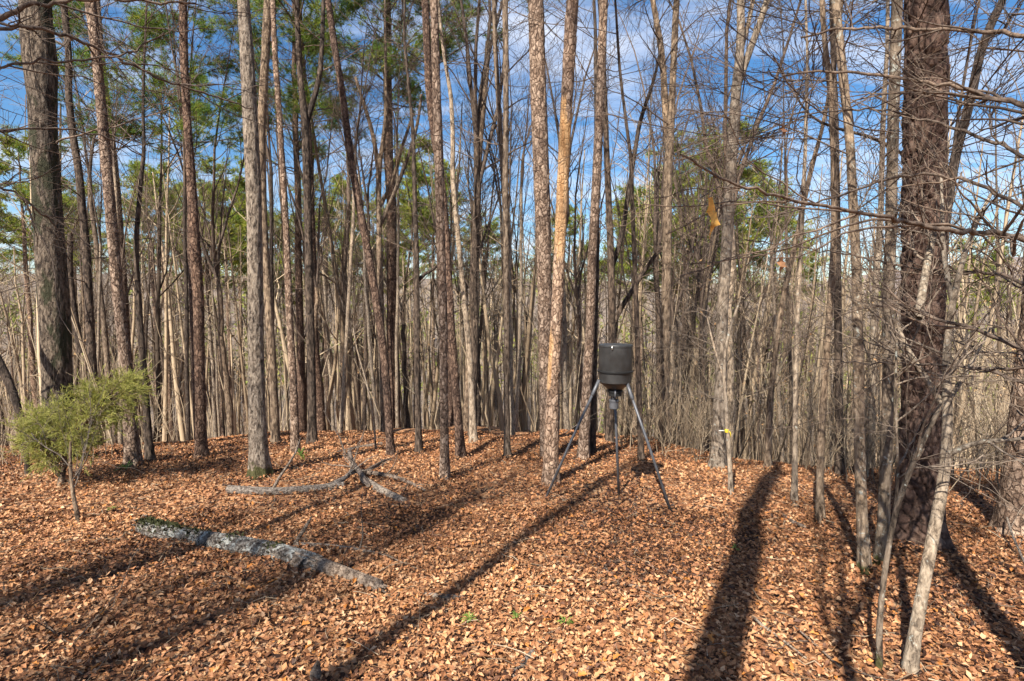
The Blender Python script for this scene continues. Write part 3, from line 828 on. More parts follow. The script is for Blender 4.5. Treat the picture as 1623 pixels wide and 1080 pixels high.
hero('lit hardwood right of the feeder', 'hardwood_tree', 'sunlit pale hardwood with a mossy foot beside the yellow-taped sapling', 'tree', 'pale',
     [(1174, -20, 12), (1174, 0, 12), (1174, 74, 14), (1166, 148, 17), (1161, 222, 18), (1155, 333, 19), (1150, 417, 19), (1145, 490, 20), (1143, 600, 21), (1139, 690, 24), (1138, 742, 28)], foot=(1138, 742), H=15, sides=32, step=0.07, seed=26, low=6, depth=0.008,
     forks=[([(1168, 140, 12), (1185, 89, 11), (1207, 30, 10), (1222, -20, 9)], 0.1), ([(1172, 90, 8), (1188, 30, 7), (1197, -20, 6)], 0.3)], low_t=(0.3, 0.6))
hero('tilted thin tree', 'hardwood_tree', 'thin tree tilting right, lowest part sunlit, beyond the broad shadow band', 'tree', 'brown',
     [(1307, 190, 6), (1285, 270, 8), (1262, 380, 9), (1244, 455, 10), (1228, 565, 10), (1220, 640, 11), (1217, 745, 13)], foot=(1217, 745), H=9, sides=14, seed=27, low=5, low_t=(0.4, 0.9))
hero('pale stem', 'hardwood_tree', 'pale thin straight stem standing at the edge of the broad shadow band', 'tree', 'pale',
     [(1276, 250, 6), (1270, 380, 7), (1264, 490, 8), (1261, 600, 9), (1260, 700, 9), (1259, 802, 12)], foot=(1259, 802), H=7, sides=14, seed=28, low=4, low_t=(0.4, 0.9))
hero('dark tree with split foot', 'hardwood_tree', 'dark slim tree with a split root foot, right of the pale thin stem', 'tree', 'brown',
     [(1300, -20, 8), (1303, 0, 8), (1307, 74, 9), (1318, 148, 10), (1322, 300, 10), (1322, 380, 10), (1317, 470, 11), (1307, 600, 12), (1299, 740, 13), (1300, 826, 15)], foot=(1301, 828), H=11, sides=18, seed=29, low=8, lowlen=(0.8, 2.4), low_t=(0.3, 0.75))
hero('dark trunk farther back', 'hardwood_tree', 'dark trunk farther back on the slope between two nearer slim trees', 'tree', 'dark',
     [(1326, 300, 11), (1328, 490, 13), (1330, 640, 14), (1331, 760, 16)], d=8.0, H=13, sides=16, seed=30, low=3)
hero('lichened lower tree', 'hardwood_tree', 'slim lichen-patched tree with mossy foot, left of the big plated pine', 'tree', 'lichen',
     [(1322, -20, 14), (1323, 0, 14), (1331, 74, 14), (1339, 148, 13), (1348, 222, 13), (1352, 333, 14), (1357, 400, 15), (1359, 490, 16), (1361, 600, 17), (1363, 750, 17), (1368, 860, 18), (1370, 906, 22)], foot=(1370, 907), H=9, sides=28, step=0.05, seed=31, low=8, depth=0.005, lowlen=(0.6, 2.0), low_t=(0.3, 0.65))
hero('far lit trunk', 'hardwood_tree', 'sunlit thin trunk on the slope between the lichened trees', 'tree', 'pale',
     [(1399, 200, 8), (1397, 300, 9), (1394, 380, 10), (1385, 490, 11), (1382, 640, 12), (1380, 760, 13)], d=9.2, H=12, sides=14, seed=32, low=3)
hero('white-patched tree', 'hardwood_tree', 'dark-barked tree with white lichen patches right against the big plated pine', 'tree', 'lichen',
     [(1424, -20, 16), (1422, 0, 16), (1418, 111, 17), (1415, 222, 17), (1411, 400, 17), (1407, 490, 18), (1408, 600, 18), (1405, 713, 19), (1401, 800, 19), (1398, 894, 23)], foot=(1398, 895), H=10, sides=30, step=0.05, seed=33, low=7, depth=0.006, lowlen=(0.6, 2.0), low_t=(0.3, 0.6))
hero('big plated pine', 'pine_tree', 'biggest near pine with broad shade-darkened bark plates at the right', 'tree', 'pine_plated',
     [(1468, -20, 59), (1468, 0, 59), (1467, 150, 60), (1465, 222, 61), (1464, 400, 62), (1463, 500, 60), (1463, 600, 60), (1459, 700, 63), (1456, 780, 66), (1455, 856, 76)], foot=(1455, 857), H=16, crown='pine', bark='plates', sides=112, step=0.022, depth=0.034, cell=(0.085, 0.13), seed=34, rough=0.03)
hero('dark leaning fork', 'hardwood_tree', 'dark tree leaning right from behind the big plated pine to the top right', 'tree', 'dark',
     [(1600, -20, 12), (1589, 0, 13), (1570, 40, 13), (1555, 74, 13), (1537, 167, 14), (1515, 240, 15), (1500, 333, 15), (1493, 420, 15), (1488, 560, 15), (1484, 700, 16), (1482, 790, 18)], d=6.4, H=8, sides=22, seed=35, low=8, low_t=(0.5, 0.9), lowlen=(0.6, 2.2),
     forks=[([(1502, 320, 5), (1512, 230, 5), (1530, 110, 4), (1552, 0, 4), (1556, -20, 3)], -0.2), ([(1496, 292, 5), (1430, 245, 6), (1400, 218, 5), (1348, 207, 5), (1300, 205, 4), (1256, 165, 3), (1252, 120, 2)], -0.8), ([(1563, 58, 5), (1590, 50, 5), (1605, 22, 4), (1630, 20, 3)], 0.0)])
hero('right edge pine', 'pine_tree', 'sunlit broad scaly pine foot at the right edge of the view', 'tree', 'pine',
     [(1662, -20, 30), (1652, 300, 32), (1640, 500, 35), (1625, 640, 39), (1612, 760, 44), (1607, 846, 54)], foot=(1603, 846), H=15, crown='pine', bark='plates', sides=64, step=0.035, depth=0.012, cell=(0.06, 0.08), seed=36)

# near crooked saplings at the lower right
def sapling(label, mat, pts, y_of, branches=(), tw=(10, 40), seed=1, name='sapling', rough=0.09, sides=16):
    rng = np.random.default_rng(seed)
    P = np.array([at_y(px, py, y_of(py)) for px, py, w in pts]); R = np.array([w * 0.5 * y_of(py) / F_PX for px, py, w in pts])
    b0 = P[0].copy(); b0[2] = float(gzz(b0[0], b0[1]))
    if P[0][2] > b0[2] + 0.02:
        P = np.concatenate([b0[None], P]); R = np.concatenate([R[:1] * 1.1, R])
    P = np.concatenate([P[:1] - [[0, 0, 0.12]], P]); R = np.concatenate([R[:1], R])
    root = thing(name, label, 'sapling', Vector(b0))
    Q, q = resample(P - b0, R, 0.05)
    link('trunk', bark_tube('trunk', Q, q, sides, rough, 'ridges', seed, True, 0.0, depth=0.003), M[mat], root)
    S = limbs_soup(rng, Q, q, max(2, tw[0] // 2), 0.5, 1.0, (0.2, 0.7), tw[0] * 2, tw[0] * 5, 0.0018, 0.1, (0.7, 1.3), 0.35)
    stuff(link('twigs', S.mesh('twigs'), M['twig_grey'], root))
    for bpts, dy in branches:
        Pb = np.array([at_y(px, py, y_of(py) + dy * k / max(1, len(bpts) - 1)) for k, (px, py, w) in enumerate(bpts)]); Rb = np.array([w * 0.5 * y_of(py) / F_PX for px, py, w in bpts])
        Q2, q2 = resample(Pb - b0, Rb, 0.06)
        lb = link('limb', bark_tube('limb', Q2, q2, 10, 0.08, 'smooth', seed + 2, False), M[mat], root)
        S = limbs_soup(rng, Q2, q2, 5, 0.35, 1.0, (0.15, 0.6), 16, 40, 0.0018, 0.05, (0.5, 1.1), 0.4)
        stuff(link('twigs', S.mesh('twigs'), M['twig_grey'], lb))
    return root
sapling('crooked pale sapling with knobbly bark rising from the bottom edge at right', 'sapling',
        [(1436, 1100, 24), (1441, 1073, 20), (1459, 946, 19), (1479, 858, 19), (1490, 781, 18), (1507, 717, 17), (1502, 657, 15), (1497, 570, 12), (1505, 500, 10), (1515, 450, 9), (1528, 400, 8), (1545, 350, 6), (1575, 300, 4)],
        lambda py: 2.95 + np.interp(py, [300, 1100], [0.5, 0.0]),
        [([(1500, 655, 10), (1487, 630, 11), (1474, 610, 10), (1455, 580, 9), (1436, 550, 8), (1425, 520, 5)], 0.2),
         ([(1506, 720, 8), (1520, 712, 8), (1545, 703, 7), (1565, 699, 7), (1600, 698, 6), (1660, 690, 5)], -0.2),
         ([(1500, 640, 8), (1520, 610, 8), (1535, 590, 7), (1548, 560, 5), (1570, 520, 3)], 0.3),
         ([(1510, 480, 8), (1496, 450, 8), (1490, 400, 7), (1497, 330, 6), (1492, 280, 4)], 0.1),
         ([(1455, 505, 13), (1463, 455, 12), (1472, 405, 11), (1480, 370, 9)], 0.25)], seed=51, tw=(14, 40))
sapling('thin twisted sapling leaning up against the crooked pale one', 'lichen',
        [(1396, 1100, 9), (1394, 1052, 9), (1392, 946, 10), (1402, 905, 9), (1418, 823, 8), (1422, 775, 8), (1439, 735, 9), (1467, 703, 10), (1484, 665, 9), (1493, 640, 7)],
        lambda py: 3.0, [([(1401, 900, 6), (1412, 850, 6), (1428, 800, 5), (1424, 740, 4), (1418, 640, 4), (1421, 540, 3)], 0.1)], seed=52, tw=(5, 15), sides=12)
sp = sapling('thin pale sapling with a yellow ribbon tied on, right of the feeder', 'pale',
        [(1159, 790, 8), (1157, 740, 7), (1154, 695, 7), (1149, 620, 6), (1146, 560, 5), (1160, 510, 4), (1175, 470, 3)], lambda py: 6.6,
        [([(1148, 602, 4), (1136, 570, 4), (1130, 545, 3), (1120, 500, 2)], 0.2)], seed=53, tw=(9, 20), sides=12)
rb = Soup(); a = at_y(1152, 683, 6.6) - np.array(sp.location)
for k in range(3):
    rb.tubes(np.array([a + [0, 0, -0.02 + 0.014 * k], a + [0, 0, -0.008 + 0.014 * k]]), np.array([0.026, 0.026]), 12, cap=True)
rb.tubes(np.array([a + [0.02, -0.03, 0], a + [0.035, -0.035, -0.03], a + [0.03, -0.04, -0.07]]), np.array([0.007, 0.006, 0.004]), 4, cap=True)
link('ribbon', rb.mesh('ribbon'), M['tape'], sp)
wt = Soup(); wt.tubes(np.array([a + [-0.03, -0.01, 0.0], a + [-0.06, -0.01, 0.004], a + [-0.10, -0.01, 0.002]]), np.array([0.006, 0.007, 0.005]), 6, cap=True)
link('tag', wt.mesh('tag'), M['white_tag'], sp)
sapling('knee-high dead sapling with a spiky top in front of the cedar', 'brown',
        [(131, 850, 6), (128, 835, 6), (113, 780, 6), (110, 740, 6), (112, 718, 4), (112, 700, 3)], lambda py: 5.6, seed=54, tw=(7, 20), sides=10)
sapling('thin upright stem standing alone among the fallen branches', 'pale',
        [(596, 712, 3), (592, 660, 3), (580, 600, 3), (566, 560, 2), (560, 520, 2)], lambda py: 9.4, seed=55, tw=(5, 10), sides=8)
sapling('thin vine-like stem climbing beside the foot of the peeling snag', 'pale',
        [(859, 770, 7), (866, 745, 6), (880, 715, 6), (886, 680, 6), (884, 650, 5), (886, 600, 3)], lambda py: 7.2, seed=56, tw=(2, 4), sides=8, name='climbing_vine')

# ------------------------------------------------------------------ pines with green crowns beyond
def place_tree(name, label, cat, variant, loc, sc_, rz, tilt=(0, 0), group=None, mats=None):
    root = thing(name, label, cat, Vector(loc), group, rz)
    root.rotation_euler = (tilt[0], tilt[1], rz)
    root.scale = sc_
    for nm, me in variant:
        o = bpy.data.objects.new(nm, me); COL.objects.link(o); o.parent = root
        if nm == 'branches': o['kind'] = 'stuff'
        if mats and nm in mats:
            o.material_slots[0].link = 'OBJECT'; o.material_slots[0].material = mats[nm]
    return root

PV = []
for k in range(5):
    near = k < 2
    (TP, TR), B, Ns = grow_pine(300 + k, 17, 0.15, [0.46, 0.42, 0.40, 0.36, 0.32][k], 40 if near else 40, 2300 if near else 2500, 20 if near else 10, 0.20 if near else 0.24, 0.013 if near else 0.036, (0.15, 0.9) if near else (0.45, 1.0), 1.2 if near else 1.35)
    tm = trunk_mesh('trunk', TP, TR, 12, k); tm.materials.append(M['pine_red' if near else 'pine'])
    bm_ = B.mesh('branches'); bm_.materials.append(M['twig'])
    nm_ = Ns.mesh('crown', False); nm_.materials.append(M['needle'])
    PV.append([('trunk', tm), ('branches', bm_), ('crown', nm_)])
# (pixel x of trunk, distance, pixel row of the tip, variant, label)
PINES = [
    (285, 13.5, -150, 0, 'tall pine with dark needle tufts at the top left, directly behind the dark red pine'),
    (490, 15.0, -160, 1, 'tall pine whose dark green tufts hang over the forked dark tree'),
    (182, 18.0, -110, 1, 'pine with bright needle tufts above the slender leaning pine'),
    (455, 17.0, -130, 0, 'pine filling the sky with dark needles between pale oak and forked tree'),
    (706, 16.0, -330, 1, 'tall pine whose lowest needle tufts hang above the central pine pair'),
    (610, 17.5, -330, 0, 'tall pine whose lowest green tufts reach down at the top, over the candelabra tree'),
    (655, 27.0, 225, 2, 'yellow-green pine crown seen between the straight dark tree and the central pines'),
    (512, 34.0, 275, 3, 'rounded yellow-green pine between the forked dark tree and the leaning pine'),
    (355, 32.0, 262, 4, 'yellow-green pine crown left of the pale oak'),
    (235, 33.0, 255, 3, 'yellow-green pine crown behind the thin kinked tree'),
    (30, 28.0, 225, 2, 'green pine at the left edge, behind the thick mossy oak'),
    (1150, 24.0, 205, 2, 'broad green pine crown behind the sunlit hardwood right of the feeder'),
    (1095, 30.0, 225, 4, 'green pine crown between the twin-topped tree and the sunlit hardwood'),
    (1020, 33.0, 290, 3, 'low green pine crown right of the feeder, left of the twin-topped tree'),
    (900, 40.0, 330, 3, 'green pine glimpsed low between peeling snag and the pine behind the feeder'),
    (420, 42.0, 330, 4, 'green pine glimpsed behind the pale oak and its dark twin'),
    (770, 44.0, 345, 4, 'small green pine glimpsed between the central pines and the twin-stemmed tree'),
    (1235, 36.0, 330, 3, 'green pine low behind the tilted thin tree'),
    (1560, 46.0, 380, 4, 'green pine low on the far slope at the right, beneath the distant hills'),
    (255, 38.0, 285, 3, 'yellow-green pine crown low between kinked tree and dark red pine'),
    (340, 40.0, 288, 2, 'yellow-green pine crown just right of the dark red pine'),
    (378, 46.0, 305, 4, 'small yellow-green pine crown peeping out left of the pale oak'),
    (547, 42.0, 318, 3, 'yellow-green pine low in the gap left of the leaning pine'),
    (590, 38.0, 312, 2, 'yellow-green pine low behind the leaning pine'),
    (683, 33.0, 250, 4, 'bright yellow-green pine crown just left of the central pine pair'),
    (638, 45.0, 322, 3, 'yellow-green pine low behind the candelabra tree'),
    (1008, 38.0, 310, 4, 'green pine seen low through the V-forked tree'),
    (1062, 36.0, 288, 2, 'green pine right behind the twin-topped tree'),
    (1182, 32.0, 262, 3, 'green pine crown just right of the sunlit hardwood'),
    (1118, 42.0, 330, 2, 'small green pine low between the twin-topped tree and the sunlit hardwood'),
    (62, 36.0, 285, 3, 'green pine immediately behind the thick mossy oak'),
    (446, 50.0, 345, 2, 'small green pine low beside the thin lit pine'),
    (105, 40.0, 290, 4, 'green pine glimpsed between the mossy oak and the slender pine'),
]
prng = random.Random(5)
for px, d, tip, v, lab in PINES:
    top = at_y(px, tip, d); zb = float(gz(top[0], d))
    h = top[2] - zb
    s = h / 17.0
    place_tree('pine_tree', lab, 'tree', PV[v], (top[0], d, zb), (max(0.75, min(1.25, s * prng.uniform(0.9, 1.1))),) * 2 + (s,), prng.uniform(0, 6.28), group='green-crowned pines in the wood')

# ------------------------------------------------------------------ the wood between: bare trees, each one its own
HV = []
for k in range(10):
    (TP, TR), S = grow_hardwood(500 + k, 16, 0.125, [0.62, 0.5, 0.42, 0.66, 0.35, 0.55, 0.7, 0.48, 0.6, 0.4][k], [2, 3, 4, 2, 3, 3, 1, 4, 2, 3][k], [26, 30, 34, 22, 30, 28, 22, 34, 24, 30][k], 130, 480, 0.0034, 0.42)
    tm = trunk_mesh('trunk', TP, TR, 9, k); tm.materials.append(M['brown'])
    cm = S.mesh('crown'); cm.materials.append(M['twig'])
    HV.append([('trunk', tm), ('crown', cm)])

heroes_sorted = sorted([(x, n) for n, x, d in HERO] + [(975, 'feeder')])
rng = np.random.default_rng(77)
cand = []
tries = 0
NTREE = 245
while len(cand) < NTREE and tries < 9000:
    tries += 1
    d = 11.0 + 34.0 * rng.uniform() ** 0.85
    px = rng.uniform(-60, 1690)
    x = (px - CX) / F_PX * d
    if 25 < px < 112 or 368 < px < 400: continue
    if px > 1440 and rng.uniform() < 0.6: continue
    if 640 < px < 690 and rng.uniform() < 0.5: continue
    yc = float(np.interp(x, CREST_X, CREST_Y))
    if px > 1180: d = max(d - 2.0, yc + 1.5); x = (px - CX) / F_PX * d
    if any((x - c[0]) ** 2 + (d - c[1]) ** 2 < (0.55 + 0.012 * d) ** 2 for c in cand): continue
    cand.append((x, d, px))
TONES = [('dark', 'dark'), ('brown', 'brown'), ('dark', 'dark'), ('pale', 'pale'), ('pine', 'reddish'), ('brown', 'brown'), ('pale', 'pale'), ('dark', 'dark')]
ORD = ['first', 'second', 'third', 'fourth', 'fifth', 'sixth', 'seventh', 'eighth', 'ninth', 'tenth', 'eleventh', 'twelfth', 'thirteenth', 'fourteenth']
byslot = {}
for x, d, px in cand:
    tone = TONES[int(rng.integers(0, len(TONES)))]
    girth = rng.uniform(0.38, 0.95) * (1.0 if rng.uniform() < 0.85 else 1.35)
    near = 'slim' if girth < 0.65 else ('stout' if girth > 0.92 else 'mid-sized')
    k = int(np.searchsorted([h[0] for h in heroes_sorted], px))
    byslot.setdefault((k, tone[1], near), []).append((px, x, d, tone[0], girth))
for (k, tone, size), lst in byslot.items():
    lst.sort()
    if k == 0: where = 'left of the ' + heroes_sorted[0][1]
    elif k >= len(heroes_sorted): where = 'right of the ' + heroes_sorted[-1][1]
    else: where = 'between ' + heroes_sorted[k - 1][1] + ' and ' + heroes_sorted[k][1]
    for n, (px, x, d, mk, girth) in enumerate(lst):
        pre = '' if len(lst) == 1 else ORD[min(n, 13)] + ' from left of the '
        nb = len(lst) > 1
        lab = f"{pre}{size} {tone} bare trunk{'s' if nb else ''} {where}"
        if len(lab.split()) > 16: lab = lab.replace(' of the ', ' of ', 1)
        if len(lab.split()) > 16: lab = lab.replace(' bare ', ' ')
        if len(lab.split()) > 16: lab = lab.replace('from left of', 'of')
        h = (rng.uniform(0.5, 0.8) if rng.uniform() < 0.6 else rng.uniform(0.8, 1.05)) * (0.9 if px < 1180 else 0.8)
        v = int(rng.integers(0, len(HV)))
        place_tree('bare_tree', lab, 'tree', HV[v], (x, d, float(gz(x, d))), (girth * h, girth * h, h), rng.uniform(0, 6.28), (rng.normal() * 0.035, rng.normal() * 0.035), 'bare trees of the wood beyond the clearing', {'trunk': M[mk]})

# ------------------------------------------------------------------ the wood farther off, one mass
def far_tree(rng, nl, ntw, H=15, r=0.12, rmin=0.012, far=False):
    S = Soup()
    n = 4 if far else 7
    T = wiggle_line(rng, (0, 0, -0.5), (rng.normal() * 0.7, rng.normal() * 0.7, H), n, 0.15 if far else 0.05)
    R = np.linspace(r, 0.02, n)
    S.tubes(T[None], R[None], 3 if far else 4, 0.5)
    p, q = spawn(rng, T[None], R[None], nl, 0.3, 0.97, (0.4, 1.1), (1.2, 4.2), 3 if far else 4, 0.3, 0.12, 0.5, rmin * 1.5)
    S.tubes(p, q, 3, 0.5)
    if ntw:
        p, q = spawn(rng, p, q, ntw, 0.2, 1.0, (0.3, 1.0), (0.6, 1.8), 2 if far else 3, 0.15, 0.14, 0.7, rmin)
        S.tubes(p, q, 3, 0.5)
    return S.arrays()
rng = np.random.default_rng(91)
fv = [far_tree(rng, 8, 12, 14, 0.10) for _ in range(8)]
fl = [far_tree(rng, 8, 10, 13, 0.16, 0.07, True) for _ in range(5)]
FS = Soup()
def scatter_far(S, variants, n, d0, d1, pw, hs, fan=(-1.15, 1.15), r_s=1.0, tint=(0.1, 0.78)):
    d = d0 + (d1 - d0) * rng.uniform(size=n) ** pw
    x = rng.uniform(fan[0], fan[1], n) * d
    z = gz(x, d)
    for k in range(n):
        V, Q, T, A = variants[int(rng.integers(0, len(variants)))]
        a = rng.uniform(0, 6.28); c, s_ = math.cos(a), math.sin(a)
        g = rng.uniform(0.55, 1.3); h = rng.uniform(*hs)
        W = np.stack([(V[:, 0] * c - V[:, 1] * s_) * max(g, 0.7) * r_s + x[k], (V[:, 0] * s_ + V[:, 1] * c) * max(g, 0.7) * r_s + d[k], V[:, 2] * h + z[k]], -1)
        S.raw(W, Q, T, rng.uniform(0.0, 0.25) if rng.uniform() < 0.33 else rng.uniform(0.45, 0.79))
scatter_far(FS, fv, 1150, 18, 95, 0.95, (0.55, 1.0))
scatter_far(FS, fl, 1600, 90, 430, 0.8, (0.7, 1.1), (-1.05, 1.05))
# evergreen tops among them
for _ in range(620):
    d = rng.uniform(48, 430); x = rng.uniform(-1.05, 1.05) * d; z = float(gz(x, d))
    h = rng.uniform(10, 17); n = 240 if d < 160 else 40
    t = rng.uniform(0.45, 1, n); rr = (1.05 - t) * 4.2 + 0.3
    a = rng.uniform(0, 6.28, n)
    c = np.stack([x + np.cos(a) * rr * rng.uniform(0.2, 1, n), d + np.sin(a) * rr * rng.uniform(0.2, 1, n), z + h * t], -1)
    w = 0.17 if d < 160 else 0.5
    V3 = c[:, None, :] + rng.normal(size=(n, 3, 3)) * w
    FS.tris(V3, rng.uniform(0.82, 1.0) + np.zeros(n))
    FS.tubes(np.array([[x, d, z], [x, d, z + h]]), np.array([0.15, 0.05]), 3, 0.35)
stuff(link('forest', FS.mesh('forest'), M['forest']))

# undergrowth: thin whips and brush on the slope beyond the clearing, thickest at the right
US = Soup()
def whip(n, region, hmin, hmax, tw, tint=(0.1, 0.78), rmin=0.003, leaf=0, bi=False):
    xs, ys = region(n)
    zs = gz(xs, ys)
    H = rng.uniform(hmin, hmax, n)
    N = 5
    P = np.zeros((n, N, 3)); P[:, 0] = np.stack([xs, ys, zs - 0.03], -1)
    dirn = np.stack([rng.normal(size=n) * 0.16, rng.normal(size=n) * 0.16, np.ones(n)], -1)
    for k in range(1, N):
        dirn = dirn + rng.normal(size=(n, 3)) * 0.09; dirn[:, 2] = np.maximum(dirn[:, 2], 0.5)
        dirn /= np.linalg.norm(dirn, axis=1, keepdims=True)
        P[:, k] = P[:, k - 1] + dirn * (H / (N - 1))[:, None]
    R = (0.0045 + 0.0035 * H)[:, None] * np.linspace(1, 0.35, N)[None]
    tn = rng.uniform(tint[0], tint[1], n)
    if bi: tn = np.where(rng.uniform(size=n) < 0.25, rng.uniform(0, 0.2, n), rng.uniform(0.4, 0.78, n))
    US.tubes(P, R, 3, tn)
    idx = rng.integers(0, n, n * tw)
    p, r = spawn(rng, P, R, 0, 0.2, 1.0, (0.4, 1.1), (0.25, 1.1), 4, 0.15, 0.15, 0.6, rmin, idx=idx)
    US.tubes(p, r, 3, tn[idx])
    if leaf:
        i2 = rng.integers(0, len(p), leaf)
        q, dd, rr = interp_poly(p, r, i2, rng.uniform(0.2, 1, leaf))
        V3 = q[:, None, :] + rng.normal(size=(leaf, 3, 3)) * 0.022
        US.tris(V3, rng.uniform(0.83, 1.0, leaf))
def reg(px0, px1, t0, t1, pw=1.0):
    def f(n):
        px = rng.uniform(px0, px1, n)
        yy = np.zeros(n); xx = np.zeros(n)
        u = (px - CX) / F_PX
        yc = np.interp(u * 9.5, CREST_X, CREST_Y)
        yy = yc + t0 + (t1 - t0) * rng.uniform(size=n) ** pw
        return u * yy, yy
    return f
whip(300, reg(-40, 1000, 1.5, 26, 0.8), 1.0, 5.5, 4, leaf=2200, bi=True)
whip(560, reg(1000, 1700, 0.5, 22, 0.9), 1.2, 4.5, 5, leaf=4000, bi=True)
whip(70, reg(985, 1140, -1.0, 2.2), 0.4, 1.7, 8, tint=(0.2, 0.7))
whip(120, reg(1280, 1640, -0.8, 0.8), 0.5, 1.6, 7)
whip(60, reg(-30, 240, -1.0, 1.0), 0.4, 1.3, 6)
stuff(link('undergrowth', US.mesh('undergrowth'), M['brush']))

# ------------------------------------------------------------------ leaf litter
def leaf_template(seed, lobes=True):
    rng = np.random.default_rng(seed)
    n = 3 if seed < 100 else 5
    t = np.linspace(0, 1, n)
    w = np.sin(np.clip(t * 0.93 + 0.05, 0, 1) * PI) ** 0.7 * rng.uniform(0.18, 0.26)
    if lobes: w = w * np.where(np.arange(n) % 2 == 1, 1.4, 0.6)
    curl = rng.uniform(-0.9, 1.4); fold = rng.uniform(-0.2, 1.2); tw = rng.uniform(-0.9, 0.9)
    mid = np.stack([t - 0.5, np.zeros(n), curl * (t - 0.5) ** 2], -1)
    lft = np.stack([t - 0.5 + 0.07, w, mid[:, 2] + fold * w + tw * (t - 0.5) * w + rng.normal(size=n) * 0.04], -1)
    rgt = np.stack([t - 0.5 + 0.07, -w, mid[:, 2] + fold * w * rng.uniform(0.2, 1) - tw * (t - 0.5) * w + rng.normal(size=n) * 0.04], -1)
    V = np.concatenate([mid, lft, rgt])
    T = []
    for k in range(n - 1):
        T += [(k, k + 1, n + k + 1), (k, n + k + 1, n + k), (k, 2 * n + k + 1, k + 1), (k, 2 * n + k, 2 * n + k + 1)]
    return V, np.array(T)
rng = np.random.default_rng(123)
LV = [leaf_template(40 + k) for k in range(7)]
LS = []
for k in range(6):
    c_, f_, g_ = rng.uniform(-0.7, 1.2), rng.uniform(-0.1, 0.3), rng.uniform(-0.1, 0.3)
    LS.append((np.array([[-0.5, 0, c_ * 0.25], [0, 0, 0], [0.5, 0, c_ * 0.25], [0.06, 0.27, f_], [-0.04, -0.27, g_]]), np.array([(0, 1, 3), (1, 2, 3), (1, 0, 4), (2, 1, 4)])))
def rotmat(rz, rx, ry):
    cz, sz, cx, sx, cy, sy = np.cos(rz), np.sin(rz), np.cos(rx), np.sin(rx), np.cos(ry), np.sin(ry)
    n = len(rz)
    Rz = np.zeros((n, 3, 3)); Rz[:, 0, 0] = cz; Rz[:, 0, 1] = -sz; Rz[:, 1, 0] = sz; Rz[:, 1, 1] = cz; Rz[:, 2, 2] = 1
    Rx = np.zeros((n, 3, 3)); Rx[:, 0, 0] = 1; Rx[:, 1, 1] = cx; Rx[:, 1, 2] = -sx; Rx[:, 2, 1] = sx; Rx[:, 2, 2] = cx
    Ry = np.zeros((n, 3, 3)); Ry[:, 0, 0] = cy; Ry[:, 0, 2] = sy; Ry[:, 2, 0] = -sy; Ry[:, 2, 2] = cy; Ry[:, 1, 1] = 1
    return Rz @ Rx @ Ry
LSoup = Soup()
def litter(n, y0, y1, var, tilt, lift, size):
    # uniform over the visible wedge, a metre wider on either side
    y = np.sqrt(rng.uniform(y0 ** 2, y1 ** 2, n))
    x = rng.uniform(-1, 1, n) * (y * 0.98 + 1.2)
    z = gzz(x, y) + rng.uniform(0.002, lift, n)
    patch = fbm(np.stack([x * 0.9, y * 0.9, x * 0], -1), 3, 61)
    tint = np.clip(rng.beta(1.35, 1.6, n) * 0.97 + (patch - 0.5) * 0.75, 0.0, 0.97)
    tint = np.clip(tint - 0.22 * np.exp(-((x - 1.3) ** 2 + ((y - 6.5) * 1.2) ** 2) / 0.7), 0, 1)   # trampled under the feeder
    tint = np.where(rng.uniform(size=n) < 0.012, 1.0, tint)
    ki = rng.integers(0, len(var), n)
    Rm = rotmat(rng.uniform(0, 6.28, n), rng.normal(size=n) * tilt, rng.normal(size=n) * tilt)
    s = rng.uniform(size[0], size[1], n)
    for k, (V, T) in enumerate(var):
        m = np.where(ki == k)[0]
        W = np.einsum('nij,vj->nvi', Rm[m], V) * s[m][:, None, None] + np.stack([x[m], y[m], z[m]], -1)[:, None, :]
        nv = len(V)
        TT = (T[None] + (np.arange(len(m)) * nv)[:, None, None]).reshape(-1, 3)
        LSoup.raw(W.reshape(-1, 3), None, TT, np.repeat(tint[m], nv))
litter(82000, 2.0, 6.0, LV, 0.5, 0.04, (0.016, 0.05))
litter(100000, 5.6, 13.0, LS, 0.6, 0.045, (0.026, 0.062))
for o_ in [o for o in bpy.data.objects if o.parent is None and o.get('category') == 'tree' and 0 < o.location.y < 11 and abs(o.location.x) < 11 and o.name.split('.')[0] != 'bare_tree']:
    n = 90
    a = rng.uniform(0, 6.28, n); rr = 0.06 + rng.uniform(size=n) ** 1.5 * 0.34
    x = o_.location.x + np.cos(a) * rr; y = o_.location.y + np.sin(a) * rr
    z = gzz(x, y) + rng.uniform(0.0, 0.09, n) * np.exp(-rr / 0.18) + 0.015
    Rm = rotmat(rng.uniform(0, 6.28, n), rng.normal(size=n) * 0.7, rng.normal(size=n) * 0.7); sc1 = rng.uniform(0.03, 0.065, n)
    for k in range(n):
        V, T = LS[k % 6]
        LSoup.raw((Rm[k] @ V.T).T * sc1[k] + [x[k], y[k], z[k]], None, T, float(np.clip(rng.beta(1.5, 1.5), 0, 0.95)))
stuff(link('leaf_litter', LSoup.mesh('leaf_litter', False), M['leaf']))
DB = Soup()
n = 900
y = np.sqrt(rng.uniform(2.4 ** 2, 11 ** 2, n)); x = rng.uniform(-1, 1, n) * (y * 0.97 + 0.6)
a = rng.uniform(0, 6.28, n); L = rng.uniform(0.05, 0.3, n) * np.where(rng.uniform(size=n) < 0.12, 2.2, 1)
P = np.zeros((n, 4, 3))
for k in range(4):
    t = (k / 3 - 0.5) * L
    P[:, k, 0] = x + np.cos(a) * t + rng.normal(size=n) * 0.008; P[:, k, 1] = y + np.sin(a) * t + rng.normal(size=n) * 0.008
    P[:, k, 2] = gzz(P[:, k, 0], P[:, k, 1]) + 0.045 + rng.uniform(-0.02, 0.03, n)
